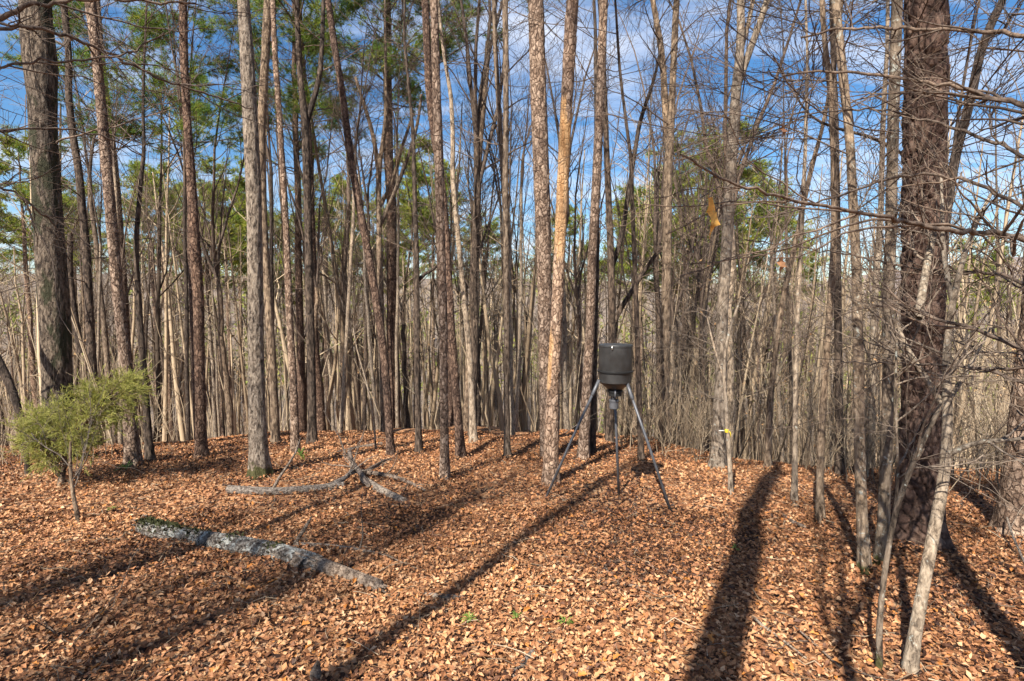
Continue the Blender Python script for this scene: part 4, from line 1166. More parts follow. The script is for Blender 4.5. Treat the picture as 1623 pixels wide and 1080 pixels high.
DB.tubes(P, rng.uniform(0.0012, 0.0045, n)[:, None] * np.linspace(1, 0.5, 4)[None], 4, rng.uniform(0, 0.8, n))
n = 5000       # pine straw
y = np.sqrt(rng.uniform(2.4 ** 2, 8 ** 2, n)); x = rng.uniform(-1, 1, n) * (y * 0.97 + 0.6); a = rng.uniform(0, 6.28, n)
p0 = np.stack([x, y, gzz(x, y) + rng.uniform(0.02, 0.06, n)], -1); dv = np.stack([np.cos(a), np.sin(a), rng.normal(size=n) * 0.25], -1) * rng.uniform(0.05, 0.12, (n, 1))
sd = np.stack([-np.sin(a), np.cos(a), np.zeros(n)], -1) * 0.0016
DB.tris(np.stack([p0 - sd, p0 + sd, p0 + dv], 1), rng.uniform(0.55, 1.0, n))
stuff(link('twig_debris', DB.mesh('twig_debris'), M['brush']))
# the biggest leaves lying on top close to the viewer, one by one
big_me = []
for k in range(6):
    V, T = leaf_template(140 + k)
    me = mesh_from('fallen_leaf', V, None, T, {'tint': np.full(len(V), [0.5, 0.65, 0.78, 0.9, 0.35, 1.0][k])}, False)
    me.materials.append(M['leaf']); big_me.append(me)
for k in range(300):
    y = math.sqrt(rng.uniform(2.7 ** 2, 4.3 ** 2)); x = rng.uniform(-0.97, 0.97) * y
    o = bpy.data.objects.new('fallen_leaf', big_me[int(rng.integers(0, 6))]); COL.objects.link(o); o.parent = ground
    s = rng.uniform(0.045, 0.07)
    o.location = (x, y, float(gzz(x, y)) + 0.045); o.scale = (s, s, s)
    o.rotation_euler = (rng.normal() * 0.3, rng.normal() * 0.3, rng.uniform(0, 6.28))

# ------------------------------------------------------------------ game feeder
def lathe(prof, n=48):
    prof = np.array(prof, float); a = np.arange(n) * 2 * PI / n
    V = np.stack([prof[:, 0][:, None] * np.cos(a), prof[:, 0][:, None] * np.sin(a), np.repeat(prof[:, 1][:, None], n, 1)], -1).reshape(-1, 3)
    Q = []
    for k in range(len(prof) - 1):
        i = k * n + np.arange(n); j = k * n + (np.arange(n) + 1) % n
        Q.append(np.stack([i, j, j + n, i + n], -1))
    return V, np.concatenate(Q)
def lathe_obj(name, prof, mat, parent, loc, n=48, smooth=True):
    V, Q = lathe(prof, n)
    me = mesh_from(name, V, Q, None, None, smooth)
    me.set_sharp_from_angle(angle=math.radians(35)) if smooth else None
    return link(name, me, mat, parent, loc)
fL, fR, fB = on_ground(862, 793), on_ground(1065, 812), on_ground(981, 783)
ctr = at_y(975, 600, 6.45)
gbase = float(gz(ctr[0], ctr[1]))
feeder = thing('game_feeder', 'black drum game feeder standing on three slanted metal legs', 'game feeder', (ctr[0], ctr[1], gbase))
pxm = 6.45 / F_PX
z_of = lambda py: at_y(975, py, 6.45)[2] - gbase
zt, zr, zc, zk, zn = z_of(546), z_of(588), z_of(607), z_of(619), z_of(626)
R1 = 26.5 * pxm; R2 = 26.0 * pxm
lathe_obj('drum', [(R1 * 0.985, zr), (R1, zr + 0.02), (R1 * 0.995, zt - 0.03), (R1 * 0.995, zt - 0.012), (R1 * 0.96, zt - 0.012)], M['drum'], feeder, (0, 0, 0), 64)
lathe_obj('lid', [(R1 * 1.02, zt - 0.026), (R1 * 1.025, zt - 0.008), (R1 * 1.01, zt), (R1 * 0.6, zt + 0.004), (0.001, zt + 0.006)], M['drum'], feeder, (0, 0, 0), 64)
lathe_obj('rim_band', [(R1 * 1.0, zr - 0.012), (R1 * 1.06, zr - 0.010), (R1 * 1.065, zr + 0.004), (R1 * 1.0, zr + 0.010)], M['drum_rim'], feeder, (0, 0, 0), 64)
lathe_obj('funnel', [(0.06, zk), (0.075, zk + 0.006), (R2 * 0.93, zc), (R2 * 0.985, zc + 0.012), (R2, zr - 0.012)], M['drum'], feeder, (0, 0, 0), 64)
lathe_obj('outlet_collar', [(0.07, zk + 0.008), (0.088, zk + 0.006), (0.09, zk - 0.014), (0.078, zk - 0.016), (0.075, zn - 0.01), (0.045, zn - 0.018)], M['drum_rim'], feeder, (0, 0, 0))
zs = z_of(634); ze = z_of(648)
un = lathe_obj('spinner_unit', [(0.001, zs + 0.006), (0.05, zs + 0.004), (0.058, zs - 0.004), (0.058, zs - 0.02), (0.054, zs - 0.022), (0.054, ze + 0.005), (0.048, ze), (0.001, ze)], M['tube'], feeder, (-0.012, 0, 0), 32)
S = Soup()
for k in range(3):
    a = k * 2.1 + 4.3
    S.tubes(np.array([[math.cos(a) * 0.04 - 0.012, math.sin(a) * 0.04, zk + 0.012], [math.cos(a) * 0.04 - 0.012, math.sin(a) * 0.04, zs]]), np.array([0.007, 0.007]), 6)
S.tubes(np.array([[-0.012, -0.085, zk + 0.02], [-0.012, -0.085, zs + 0.03]]), np.array([0.011, 0.011]), 8, cap=True)
link('hanger_rods', S.mesh('hanger_rods'), M['tube'], feeder)
S = Soup()
lx = at_y(964, 552, 6.45 - R1)
S.tubes(np.array([[-0.075, -R1 * 0.96, zt - 0.005], [-0.075, -R1 * 0.975, zt - 0.03], [-0.072, -R1 * 0.98, zt - 0.05]]), np.array([0.006, 0.008, 0.007]), 6, cap=True)
link('latch', S.mesh('latch'), M['latch'], feeder)
legs = [(fL, at_y(948, 606, 6.40)), (fR, at_y(995, 611, 6.32)), (fB, np.array([ctr[0] + 0.02, ctr[1] + R2 * 0.9, gbase + zc]))]
for foot, top in legs:
    P = np.array([foot - [0, 0, 0.03], foot * 0.5 + top * 0.5, top]) - np.array([ctr[0], ctr[1], gbase])
    Sg = Soup(); Sg.tubes(P, np.array([0.016, 0.016, 0.016]), 12, cap=True)
    leg = link('leg', Sg.mesh('leg'), M['tube'], feeder)
    dirn = (P[2] - P[0]) / np.linalg.norm(P[2] - P[0])
    Sl = Soup(); Sl.tubes(np.array([P[2] - dirn * 0.17, P[2] - dirn * 0.16, P[2] + dirn * 0.03]), np.array([0.019, 0.021, 0.021]), 12, cap=True)
    link('leg_socket', Sl.mesh('leg_socket'), M['tube'], leg)

# ------------------------------------------------------------------ fallen log, dead branches, sticks
def log_mat(name, a, b_, c_, lich, moss):
    return bark_mat(name, a, b_, c_, 26, 0.8, 0.025, lich, 0.0, False, moss)
M['log'] = log_mat('lichened_log_bark', (0.03, 0.024, 0.02), (0.15, 0.127, 0.106), (0.34, 0.305, 0.265), 0.95, 0.0)
M['deadwood'] = log_mat('bleached_deadwood', (0.10, 0.08, 0.065), (0.25, 0.21, 0.175), (0.42, 0.37, 0.31), 0.0, 0.0)
M['darkwood'] = log_mat('dark_deadwood', (0.07, 0.055, 0.045), (0.17, 0.135, 0.11), (0.30, 0.25, 0.21), 0.0, 0.0)
M['barewood'] = log_mat('bare_log_wood', (0.09, 0.065, 0.048), (0.23, 0.18, 0.14), (0.38, 0.32, 0.26), 0.0, 0.0)
def moss_material():
    m, nt, b = new_mat('moss')
    tcn = nt.nodes.new('ShaderNodeTexCoord')
    n = noise(nt, tcn.outputs['Object'], 60, 5, 0.7)
    nt.links.new(ramp(nt, n, [(0.3, (0.022, 0.026, 0.010)), (0.7, (0.085, 0.088, 0.03))]), b.inputs['Base Color'])
    bump(nt, b, n, 1.0, 0.02)
    return m
M['moss'] = moss_material()

A, B = on_ground(228, 846), on_ground(600, 938)
zoff = 0.06
pts = [(0.0, 0.098), (0.03, 0.105), (0.1, 0.098), (0.3, 0.092), (0.5, 0.10), (0.62, 0.10), (0.74, 0.092), (0.86, 0.078), (1.0, 0.066)]
lp = np.array([A * (1 - t) + B * t for t, r in pts]); lp[:, 2] = gz(lp[:, 0], lp[:, 1]) + np.array([0.07, 0.065, 0.055, 0.045, 0.045, 0.045, 0.042, 0.042, 0.04])
lr = np.array([r for t, r in pts]) * 0.86
o0 = lp[4].copy()
Q, q = resample(lp - o0, lr, 0.02)
nL = len(Q)
bend = np.sin(np.linspace(0, PI, nL)) * 0.05
Q[:, 1] += bend
fallen = thing('fallen_log', 'long fallen log with grey lichen and a mossy end lying in the leaves', 'log', Vector(o0))
cut = int(nL * 0.80)
link('bark', bark_tube('bark', Q[:cut], q[:cut], 64, 0.2, 'ridges', 61, False, None, depth=0.02), M['log'], fallen)
S_end = bark_tube('bare_wood', Q[cut - 14:], q[cut - 14:] * 0.9, 40, 0.10, 'ridges', 62, False, None, depth=0.006)
link('bare_wood', S_end, M['barewood'], fallen)
for nm, p, d, r in (('broken_end', Q[0], Q[0] - Q[2], q[0]), ('broken_end', Q[-1], Q[-1] - Q[-3], q[-1] * 0.9)):
    d = d / np.linalg.norm(d)
    rg = np.random.default_rng(int(r * 9999))
    e = Soup()
    e.tubes(np.array([p - d * 0.01, p + d * 0.012, p + d * 0.03]), np.array([r * 0.98, r * 0.9, r * 0.25]), 18, cap=True)
    for _ in range(12):
        o_ = rg.normal(size=3) * r * 0.42
        e.tubes(np.array([p + o_, p + o_ + d * rg.uniform(0.03, 0.08)]), np.array([0.014, 0.004]), 4)
    link(nm, e.mesh(nm), M['darkwood'], fallen)
mo = Soup(); rg = np.random.default_rng(8)
for _ in range(650):
    t = rg.beta(0.9, 2.6) * 0.42 if rg.uniform() < 0.82 else rg.choice([0.44, 0.62, 0.05]) + rg.normal() * 0.018
    k = int(np.clip(t, 0, 0.99) * (nL - 1)); th = rg.normal() * 0.55
    d = (Q[min(k + 1, nL - 1)] - Q[k - 1 if k else 0]); d /= np.linalg.norm(d)
    side = np.cross(d, [0, 0, 1]); side /= np.linalg.norm(side); upv = np.cross(side, d)
    nrm = upv * math.cos(th) + side * math.sin(th)
    c = Q[k] + nrm * (q[k] * 0.98)
    v = nrm + rg.normal(size=3) * 0.6
    mo.tris((c[None, None, :] + np.array([[rg.normal(size=3) * 0.012, rg.normal(size=3) * 0.012, v * rg.uniform(0.01, 0.03)]])), 0.5)
stuff(link('moss', mo.mesh('moss', False), M['moss'], fallen))
# the curled slab of bark hanging off the log's near side
k = int(nL * 0.735); th = np.linspace(0.3, 1.9, 9); u = np.linspace(-0.07, 0.05, 7)
d = Q[k + 1] - Q[k - 1]; d /= np.linalg.norm(d); side = np.cross(d, [0, 0, 1.0]); side /= np.linalg.norm(side); upv = np.cross(side, d)
if side[1] > 0: side = -side
outer = np.array([[Q[k] + d * (a_ + 0.02 * math.sin(b_ * 3)) + (upv * math.cos(b_ * 0.95 + 0.5) + side * math.sin(b_ * 0.95 + 0.5)) * (0.088 + 0.045 * max(0, b_ - 0.9) + 0.008 * math.sin(a_ * 70 + b_ * 5)) for b_ in th] for a_ in u])
inner = outer - (outer - Q[k]) * 0.12
g1 = outer.reshape(-1, 3); g2 = inner.reshape(-1, 3); nn = len(g1)
Qd = []
for i in range(6):
    for j in range(8):
        a_ = i * 9 + j
        Qd += [(a_, a_ + 1, a_ + 10, a_ + 9), (nn + a_, nn + a_ + 9, nn + a_ + 10, nn + a_ + 1)]
for i in range(6): Qd += [(i * 9, i * 9 + 9, nn + i * 9 + 9, nn + i * 9), (i * 9 + 8, nn + i * 9 + 8, nn + i * 9 + 17, i * 9 + 17)]
for j in range(8): Qd += [(j, nn + j, nn + j + 1, j + 1), (54 + j, 54 + j + 1, nn + 54 + j + 1, nn + 54 + j)]
link('bark_flap', mesh_from('bark_flap', np.concatenate([g1, g2]), np.array(Qd)), M['barewood'], fallen)

def ground_stick(name, label, cat, pts, mat, sides=12, seed=1, side_tw=0, rough=0.12, group=None, lift=0.0):
    """pts (px, py, width px, height over the ground in m)"""
    P, R = [], []
    for px, py, w, h in pts:
        g = on_ground(px, py); r = w * 0.5 * g[1] / F_PX
        P.append(g + [0, 0, h + r * 0.55]); R.append(r)
    P, R = np.array(P), np.array(R); o = P[0].copy()
    Q, q = resample(P - o, R, 0.035)
    root = thing(name, label, cat, Vector(o), group)
    S = Soup()
    link('stem', bark_tube('stem', Q, q, sides, rough, 'ridges', seed, False, depth=0.006), M[mat], root)
    E = Soup()
    for p, d, r in ((Q[0], Q[0] - Q[2], q[0]), (Q[-1], Q[-1] - Q[-3], q[-1])):
        d = d / (np.linalg.norm(d) + 1e-9)
        E.tubes(np.array([p - d * 0.004, p + d * 0.004, p + d * 0.02]), np.array([r * 0.99, r * 0.93, r * 0.2]), 10, cap=True)
    stuff(link('broken_ends', E.mesh('broken_ends'), M['barewood'], root))
    if side_tw:
        rg = np.random.default_rng(seed)
        p, r = spawn(rg, Q[None], q[None], side_tw, 0.2, 1.0, (0.5, 1.2), (0.25, 0.9), 5, 0.3, 0.2, 0.4, 0.004)
        p[:, :, 2] = np.maximum(p[:, :, 2], gz(p[:, :, 0] + o[0], p[:, :, 1] + o[1]) - o[2] + 0.01)
        T = Soup(); T.tubes(p, r, 4); stuff(link('twigs', T.mesh('twigs'), M[mat], root))
    return root
dg = 'dead branches lying by the mossy-footed oak'
ground_stick('fallen_branch', 'bleached fallen limb lying flat, its left end nearest the mossy oak foot', 'branch', [(362, 780, 15, 0), (410, 783, 14, 0), (460, 782, 13, 0), (505, 778, 13, 0), (545, 774, 11, 0.02)], 'deadwood', 18, 71, 2, group=dg)
ground_stick('fallen_branch', 'bleached thick limb slanting towards the viewer, right end of the branch pile', 'branch', [(575, 768, 12, 0.05), (600, 780, 13, 0.0), (622, 790, 15, 0), (642, 799, 13, 0)], 'deadwood', 18, 72, 0, group=dg)
ground_stick('fallen_branch', 'dark crooked limb propped up over the pale ones in the branch pile', 'branch', [(585, 779, 8, 0.05), (574, 768, 9, 0.12), (560, 758, 9, 0.16), (556, 750, 8, 0.19), (554, 745, 6, 0.26)], 'darkwood', 12, 73, 5, group=dg)
ground_stick('fallen_branch', 'pale split limb running up to the propped dark one', 'branch', [(498, 780, 12, 0.0), (525, 776, 12, 0.02), (548, 768, 8, 0.07), (562, 760, 6, 0.12)], 'deadwood', 14, 74, 4, group=dg)
ground_stick('fallen_branch', 'long dark arching branch reaching right from the branch pile', 'branch', [(560, 758, 8, 0.08), (590, 757, 8, 0.05), (615, 758, 8, 0.03), (645, 766, 6, 0.02), (672, 778, 4, 0)], 'darkwood', 10, 75, 5, group=dg)
ground_stick('fallen_branch', 'dark branch pointing away towards the foot of the leaning pine', 'branch', [(578, 757, 6, 0.06), (595, 745, 6, 0.05), (612, 733, 5, 0.03), (622, 728, 3, 0)], 'darkwood', 10, 76, 3, group=dg)
ground_stick('fallen_branch', 'pale thin log lying in the leaves just beyond the big lichened log', 'branch', [(470, 868, 12, 0), (505, 867, 10, 0), (550, 872, 9, 0), (590, 877, 6, 0), (622, 883, 3, 0)], 'deadwood', 14, 77, 2)
ground_stick('stick', 'short jagged stick poking up behind the big lichened log', 'stick', [(466, 866, 7, 0.0), (478, 863, 7, 0.09), (488, 861, 6, 0.17), (494, 860, 3, 0.23)], 'barewood', 8, 78)
ground_stick('stick', 'short pale stick crossed by a thin shadow near the end of the log', 'stick', [(674, 946, 9, 0), (700, 948, 9, 0), (735, 951, 8, 0)], 'deadwood', 12, 79)
ground_stick('stick', 'grey stick lying at the bottom edge, pointing away from the viewer', 'stick', [(812, 1078, 12, 0), (832, 1052, 11, 0), (848, 1032, 9, 0), (860, 1014, 5, 0)], 'deadwood', 12, 80, 1)
ground_stick('stump', 'little broken stub standing in the leaves at the bottom edge', 'stump', [(500, 1082, 20, -0.05), (501, 1081, 19, 0.04), (503, 1080, 15, 0.07), (504, 1080, 9, 0.09)], 'darkwood', 14, 81)
ground_stick('fallen_branch', 'pale log lying at the back edge of the clearing left of the leaning pine', 'branch', [(535, 719, 5, 0), (560, 713, 6, 0), (585, 709, 7, 0), (605, 706, 7, 0.0)], 'deadwood', 10, 82)
ground_stick('stick', 'thin crooked twig in the dark leaves at the lower left', 'stick', [(62, 980, 4, 0.01), (72, 998, 4, 0.02), (90, 1015, 4, 0.01), (120, 1032, 3, 0.01), (148, 1045, 2, 0.01)], 'barewood', 8, 83, 3)
ground_stick('stick', 'thin bent twig lying in the sunny leaves in front of the feeder', 'stick', [(959, 897, 4, 0.01), (962, 908, 4, 0.01), (972, 922, 5, 0.01), (990, 930, 4, 0.01), (1020, 933, 3, 0.01)], 'darkwood', 8, 84, 1)
ground_stick('stick', 'pale twig lying across the edge of the broad shadow band', 'stick', [(1195, 986, 5, 0.02), (1210, 1000, 5, 0.02), (1235, 1017, 4, 0.02), (1275, 1045, 3, 0.01)], 'deadwood', 8, 85, 1)
ground_stick('stick', 'dark stick lying in the broad shadow left of the split-footed tree', 'stick', [(1240, 820, 6, 0.01), (1255, 830, 7, 0.01), (1275, 839, 6, 0.01)], 'darkwood', 8, 86)
ground_stick('stick', 'long thin twig lying low along the bottom right leaves', 'stick', [(1260, 1000, 3, 0.02), (1300, 1035, 4, 0.02), (1345, 1075, 4, 0.01)], 'darkwood', 8, 87, 3)
ground_stick('stick', 'thin broken twig standing up beside the right edge pine', 'stick', [(1628, 905, 4, 0.02), (1612, 885, 4, 0.08), (1600, 868, 4, 0.14), (1594, 855, 3, 0.2)], 'deadwood', 8, 88, 3)

# little green sprigs among the leaves
def sprig(label, px, py, size, seed):
    g = on_ground(px, py); rg = np.random.default_rng(seed)
    S = Soup(); n = 14
    d = rg.normal(size=(n, 3)); d[:, 2] = np.abs(d[:, 2]) * 0.6 + 0.25; d /= np.linalg.norm(d, axis=1, keepdims=True)
    s_ = np.cross(d, [0, 0, 1.0]); s_ /= np.linalg.norm(s_, axis=1, keepdims=True)
    L = rg.uniform(0.6, 1.0, (n, 1)) * size
    root = np.zeros((n, 3)) + [0, 0, 0.01]
    mid = root + d * L * 0.55; tip = root + d * L - [0, 0, 0.25 * size]
    S.tris(np.stack([root, mid + s_ * size * 0.07, mid - s_ * size * 0.07], 1), rg.uniform(0, 1, n))
    S.tris(np.stack([mid + s_ * size * 0.07, tip, mid - s_ * size * 0.07], 1), rg.uniform(0, 1, n))
    o = link('green_sprig', S.mesh('green_sprig', False), M['sprig'], None, Vector(g + [0, 0, 0.03]))
    return tag(o, label, 'plant', 'green sprigs among the fallen leaves')
sprig('small green sprig in the leaves right of the short pale stick', 745, 990, 0.085, 1)
sprig('small green sprig at the edge of a thin shadow, middle of three', 818, 988, 0.07, 2)
sprig('small flat green sprig farthest right in the sunny foreground leaves', 896, 997, 0.085, 3)
sprig('bright green tuft growing beside the thin sunlit pine foot', 477, 727, 0.2, 4)
sprig('tiny green sprig near the dead knee-high sapling', 180, 813, 0.10, 5)
sprig('green tuft at the foot of the slender leaning pine', 200, 748, 0.2, 6)
sprig('faint green sprig beside the broad shadow band', 1166, 877, 0.07, 7)

# ------------------------------------------------------------------ cedar
def cedar():
    rg = np.random.default_rng(31)
    yb = 7.0
    b = at_y(95, 760, yb); b[2] = float(gz(b[0], yb))
    root = thing('cedar_sapling', 'feathery light green young cedar leaning right in front of the thick oak', 'cedar', Vector(b))
    stem_px = [(95, 760, 9), (102, 720, 8), (118, 690, 7), (140, 662, 6), (170, 635, 5), (205, 610, 3)]
    P, R = pix_line(stem_px, yb); P -= b; P[0][2] = -0.05
    Q, q = resample(P, R, 0.06)
    link('trunk', bark_tube('trunk', Q, q, 12, 0.06, 'ridges', 3, True, 0.0, depth=0.003), M['brown'], root)
    B = Soup(); F = Soup()
    poly_t = np.array([0, 0.25, 0.5, 0.75, 1.0])
    bl, rl = [], []
    for j in range(84):
        u = rg.uniform(); 
        cx_ = 34 + 188 * u
        topy = np.interp(u, [0, 0.15, 0.45, 0.75, 1], [672, 655, 628, 604, 602]); boty = np.interp(u, [0, 0.2, 0.5, 0.75, 1], [712, 735, 722, 678, 640])
        tgt = at_y(cx_, topy + (boty - topy) * rg.uniform(), yb + rg.normal() * 0.28) - b
        k = int(np.clip(np.argmin(np.linalg.norm(Q - tgt, axis=1)) - rg.integers(2, 9), 2, len(Q) - 1))
        t = np.linspace(0, 1, 6)[:, None]
        L = Q[k] * (1 - t) + tgt * t; L[:, 2] += np.sin(t[:, 0] * PI) * 0.05; L[1:] += rg.normal(size=(5, 3)) * 0.015
        bl.append(L); rl.append(np.linspace(0.008, 0.0025, 6))
    bp, br = np.array(bl), np.array(rl)
    B.tubes(bp, br, 4)
    idx = rg.integers(0, len(bp), 520)
    p3, r3 = spawn(rg, bp, br, 0, 0.4, 1.0, (0.4, 1.0), (0.10, 0.26), 5, 0.12, 0.14, 0.6, 0.0018, idx=idx); B.tubes(p3, r3, 3)
    p4, r4 = spawn(rg, p3, r3, 2600, 0.1, 1.0, (0.35, 0.9), (0.06, 0.17), 4, 0.05, 0.12, 0.8, 0.0016)
    tn = rg.uniform(0.2, 1.0, len(p4)) * 0.9
    F.tubes(p4, r4 * 1.7, 3, tn)
    p5, r5 = spawn(rg, p4, r4, 12000, 0.1, 1.0, (0.4, 0.8), (0.03, 0.075), 2, 0.02, 0.1, 1.0, 0.0014)
    F.tubes(p5, r5 * 2.3, 3, rg.uniform(0.15, 0.9, len(p5)))
    stuff(link('boughs', B.mesh('boughs'), M['brown'], root))
    stuff(link('foliage', F.mesh('foliage'), M['cedar'], root))
cedar()
sapling('dark bough slanting down into the cedar from the left edge', 'dark', [(40, 690, 6), (30, 650, 11), (20, 620, 12), (8, 590, 13), (-10, 560, 14), (-60, 480, 16), (-120, 380, 16)], lambda py: 7.6, seed=58, tw=(4, 10), name='leaning_tree')

# ------------------------------------------------------------------ near trees just outside the frame whose branches hang into view
def overhang(label, trunk_xy, mains, seed, n3, n4, leaves=()):
    rg = np.random.default_rng(seed)
    tx, ty = trunk_xy; tz = float(gz(tx, ty))
    root = thing('overhanging_tree', label, 'tree', (tx, ty, tz))
    o = np.array([tx, ty, tz])
    T = wiggle_line(rg, (0, 0, -0.3), (0.1, 0.1, 9), 24, 0.02); R = np.linspace(0.10, 0.02, 24)
    Q, q = resample(T, R, 0.15)
    link('trunk', bark_tube('trunk', Q, q, 18, 0.06, 'ridges', seed, True, 0.0, depth=0.004), M['brown'], root)
    for pts in mains:
        P = [at_y(px, py, y) - o for px, py, w, y in pts]; R = [w * 0.5 * y / F_PX for px, py, w, y in pts]
        # join to the trunk
        h = max(0.4, P[0][2] - 0.5); j = np.array([np.interp(h, Q[:, 2], Q[:, 0]), np.interp(h, Q[:, 2], Q[:, 1]), h])
        P = np.array([j] + P); R = np.array([R[0] * 1.2] + R)
        Q2, q2 = resample(P, R, 0.05)
        # zigzag of a twiggy branch
        Q2[1:-1] += (rg.normal(size=(len(Q2) - 2, 3))) * 0.006
        lb = link('branch', bark_tube('branch', Q2, q2, 8, 0.08, 'smooth', seed, False), M['twig'], root)
        S = Soup()
        p3, r3 = spawn(rg, Q2[None], q2[None], n3, 0.2, 1.0, (0.4, 1.1), (0.25, 1.0), 9, 0.08, 0.17, 0.6, 0.003, flat=0.35); S.tubes(p3, r3, 4)
        p4, r4 = spawn(rg, p3, r3, n4, 0.1, 1.0, (0.5, 1.0), (0.12, 0.5), 6, 0.05, 0.22, 0.65, 0.0019, flat=0.3); S.tubes(p4, r4, 3)
        p5, r5 = spawn(rg, p4, r4, n4, 0.1, 1.0, (0.5, 1.0), (0.05, 0.2), 4, 0.05, 0.2, 0.7, 0.0014); S.tubes(p5, r5, 3)
        stuff(link('twigs', S.mesh('twigs'), M['twig'], lb))
    for px, py, y, ln, wd, tint, rz in leaves:
        p = at_y(px, py, y) - o
        n = 15; t = np.linspace(0, 1, n)
        w = np.sin(np.clip(t * 0.9 + 0.07, 0, 1) * PI) ** 0.7 * wd * (1 + 0.35 * np.sin(t * 23 + rz * 9) * np.sin(t * 9))
        c = np.stack([np.sin(rz) * ln * t + ln * 0.10 * np.sin(t * 5), ln * 0.12 * np.sin(t * 7), -ln * np.cos(rz) * t], -1) + p
        sx = np.array([math.cos(rz), 0.5, math.sin(rz)]); sx /= np.linalg.norm(sx)
        tw_ = (0.6 * np.sin(t * 6))[:, None]
        Lf = c + (sx + np.array([0, 0.9, 0]) * tw_) * w[:, None] + np.stack([t * 0, -ln * 0.10 * np.sin(t * 11), 0.1 * ln * np.sin(t * 17)], -1)
        Rt = c - (sx - np.array([0, 0.9, 0]) * tw_) * w[:, None] * 0.8 + np.stack([t * 0, -ln * 0.13 * np.cos(t * 8), 0.1 * ln * np.cos(t * 15)], -1)
        V = np.concatenate([c, Lf, Rt]); Tq = []
        for k in range(n - 1): Tq += [(k, k + 1, n + k + 1, n + k), (k, 2 * n + k, 2 * n + k + 1, k + 1)]
        LS_ = Soup(); LS_.raw(V, np.array(Tq), None, tint)
        LS_.tubes(np.array([p + [0, 0, -0.004], p + [0.004, 0, ln * 0.2], p + [0.012, 0.0, ln * 0.5]]), np.array([0.0012, 0.001, 0.0012]) * (ln / 0.1), 4, 0.1)
        me = LS_.mesh('leaf')
        link('leaf', me, M['dead_leaf'], root)
overhang('twiggy tree beyond the right edge whose thin bare branches hang across the view', (2.65, 2.3), [
    [(1640, 366, 10, 2.7), (1560, 371, 9, 2.6), (1500, 368, 8, 2.5), (1440, 354, 7, 2.4), (1380, 338, 6, 2.3), (1290, 322, 5, 2.1), (1200, 312, 5, 1.95), (1130, 278, 4, 1.8), (1078, 245, 3, 1.7)],
    [(1640, 165, 8, 2.9), (1560, 150, 7, 3.0), (1490, 138, 6, 3.1), (1400, 118, 5, 3.2), (1330, 108, 4, 3.3), (1240, 120, 3, 3.5)],
    [(1640, 330, 6, 2.9), (1560, 300, 5, 3.1), (1480, 262, 5, 3.3), (1380, 285, 4, 3.5), (1290, 330, 3, 3.7), (1215, 345, 2, 3.9)],
    [(1640, 545, 8, 2.7), (1580, 530, 7, 2.8), (1520, 512, 6, 2.9), (1450, 500, 4, 3.1), (1390, 470, 3, 3.3)],
    [(1640, 590, 6, 2.9), (1570, 578, 5, 3.0), (1490, 585, 4, 3.2), (1420, 572, 3, 3.4), (1340, 575, 2, 3.6)],
    [(1640, 255, 6, 3.2), (1560, 215, 5, 3.4), (1470, 190, 4, 3.7), (1370, 165, 3, 4.0), (1270, 185, 2, 4.3)],
    [(1640, 440, 6, 3.1), (1570, 425, 5, 3.3), (1490, 440, 4, 3.6), (1400, 415, 3, 3.9), (1300, 395, 2, 4.2), (1180, 380, 2, 4.5)],
    [(1640, 60, 7, 3.2), (1550, 40, 6, 3.4), (1450, 55, 5, 3.7), (1360, 35, 4, 4.0), (1270, 60, 3, 4.3)],
], 201, 13, 42, [(1122, 314, 1.78, 0.125, 0.021, 1.0, 0.2), (1237, 408, 2.0, 0.05, 0.022, 0.5, 0.1), (1240, 198, 3.6, 0.07, 0.03, 0.1, 0.2)])
overhang('tree beyond the left edge whose bare branches hang into the upper left corner', (-3.9, 3.1), [
    [(-15, 35, 6, 3.2), (40, 37, 6, 3.3), (90, 44, 5, 3.4), (140, 68, 5, 3.6), (190, 95, 4, 3.8), (260, 130, 4, 4.0), (330, 150, 3, 4.2), (400, 172, 2, 4.4)],
    [(-15, 28, 9, 3.1), (20, 16, 8, 3.1), (60, 4, 6, 3.2), (130, -8, 5, 3.3), (220, 4, 4, 3.4), (310, 6, 3, 3.6)],
    [(-15, 97, 4, 3.2), (80, 96, 4, 3.3), (170, 97, 3, 3.4), (240, 82, 3, 3.5), (260, 52, 2, 3.6)],
    [(-15, 270, 4, 3.0), (30, 295, 4, 3.1), (70, 325, 3, 3.2), (92, 370, 3, 3.2), (110, 390, 2, 3.3)],
    [(-15, 205, 4, 4.0), (60, 204, 3, 4.2), (150, 202, 3, 4.5), (230, 250, 2, 4.8)],
], 202, 9, 30)

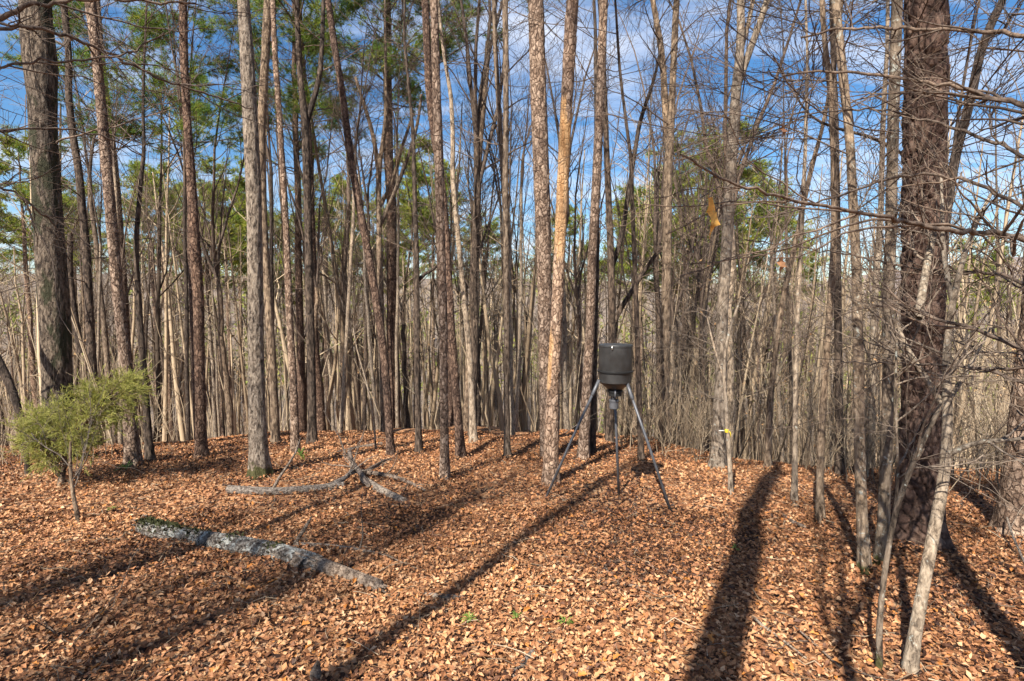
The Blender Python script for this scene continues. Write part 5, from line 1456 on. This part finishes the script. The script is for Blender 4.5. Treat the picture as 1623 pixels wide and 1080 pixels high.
# ------------------------------------------------------------------ trees behind the viewer, whose shadows cross the clearing
def back_tree(label, x, y, r, H, tilt, v, pine=False):
    s = H / (17 if pine else 16)
    g = r / (0.15 if pine else 0.125)
    var = PV[v] if pine else HV[v]
    return place_tree('pine_tree' if pine else 'hardwood_tree', label, 'tree', var, (x, y, float(gz(x, y))), (g, g, s) if not pine else (max(g, 1.0), max(g, 1.0), s), 1.3 * v, tilt, 'trees behind the viewer')
tz_ = math.tan(SUN_AZ)
def base_for(x, d, back):      # follow a shadow back along the sun's bearing
    return x - (d - back) * tz_, back
bx, by = base_for(1.19, 3.06, -1.6)
back_tree('stout tree behind the viewer casting the broad shadow band', bx, by, 0.17, 15, (0, 0.0), 6)
bx, by = base_for(3.3, 3.52, -1.2)
back_tree('stout tree behind the viewer casting the shadow on the right', bx, by, 0.24, 15, (0, 0.02), 0)
bx, by = base_for(2.03, 3.06, -1.0)
back_tree('thin tree behind the viewer casting the shadow beside the lichened trunks', bx, by, 0.07, 13, (0, 0.0), 4)
bx, by = base_for(-0.9, 3.12, -1.8)
back_tree('slim tree behind the viewer casting the diagonal central shadow', bx, by, 0.085, 17, (0, 0.0), 6)
back_tree('bare tree behind the viewer, left of the slim one', -6.5, -3.0, 0.11, 16, (0.03, 0.02), 5)
back_tree('branchy tree behind the viewer shading the lower left', -8.4, -5.6, 0.11, 15, (0, 0), 1)
back_tree('low-forked tree behind the viewer shading the lower left', -7.2, -3.4, 0.10, 13, (0, 0.02), 4)
for lab, gx_, gy_, bk, r_, v_ in (
        ('slender tree behind the viewer whose thin shadow runs past the dead sapling', -5.9, 6.36, -3.0, 0.07, 6),
        ('slender forked tree behind the viewer shading the ground left of the log', -4.9, 4.9, -3.5, 0.07, 3),
        ('slim tree behind the viewer whose shadow runs under the mossy log end', -3.7, 4.3, -4.5, 0.08, 0),
        ('slim tree behind the viewer whose shadow crosses beside the branch pile', -1.6, 5.2, -4.0, 0.085, 9),
        ('slender tree behind the viewer whose shadow crosses the lower left corner', -2.9, 3.3, -2.6, 0.05, 6)):
    bx, by = base_for(gx_, gy_, bk)
    back_tree(lab, bx, by, r_, 15, (0, 0.0), v_)
back_tree('bare forked tree behind the viewer at far left', -13.5, -2.0, 0.12, 15, (0.02, 0.05), 2)
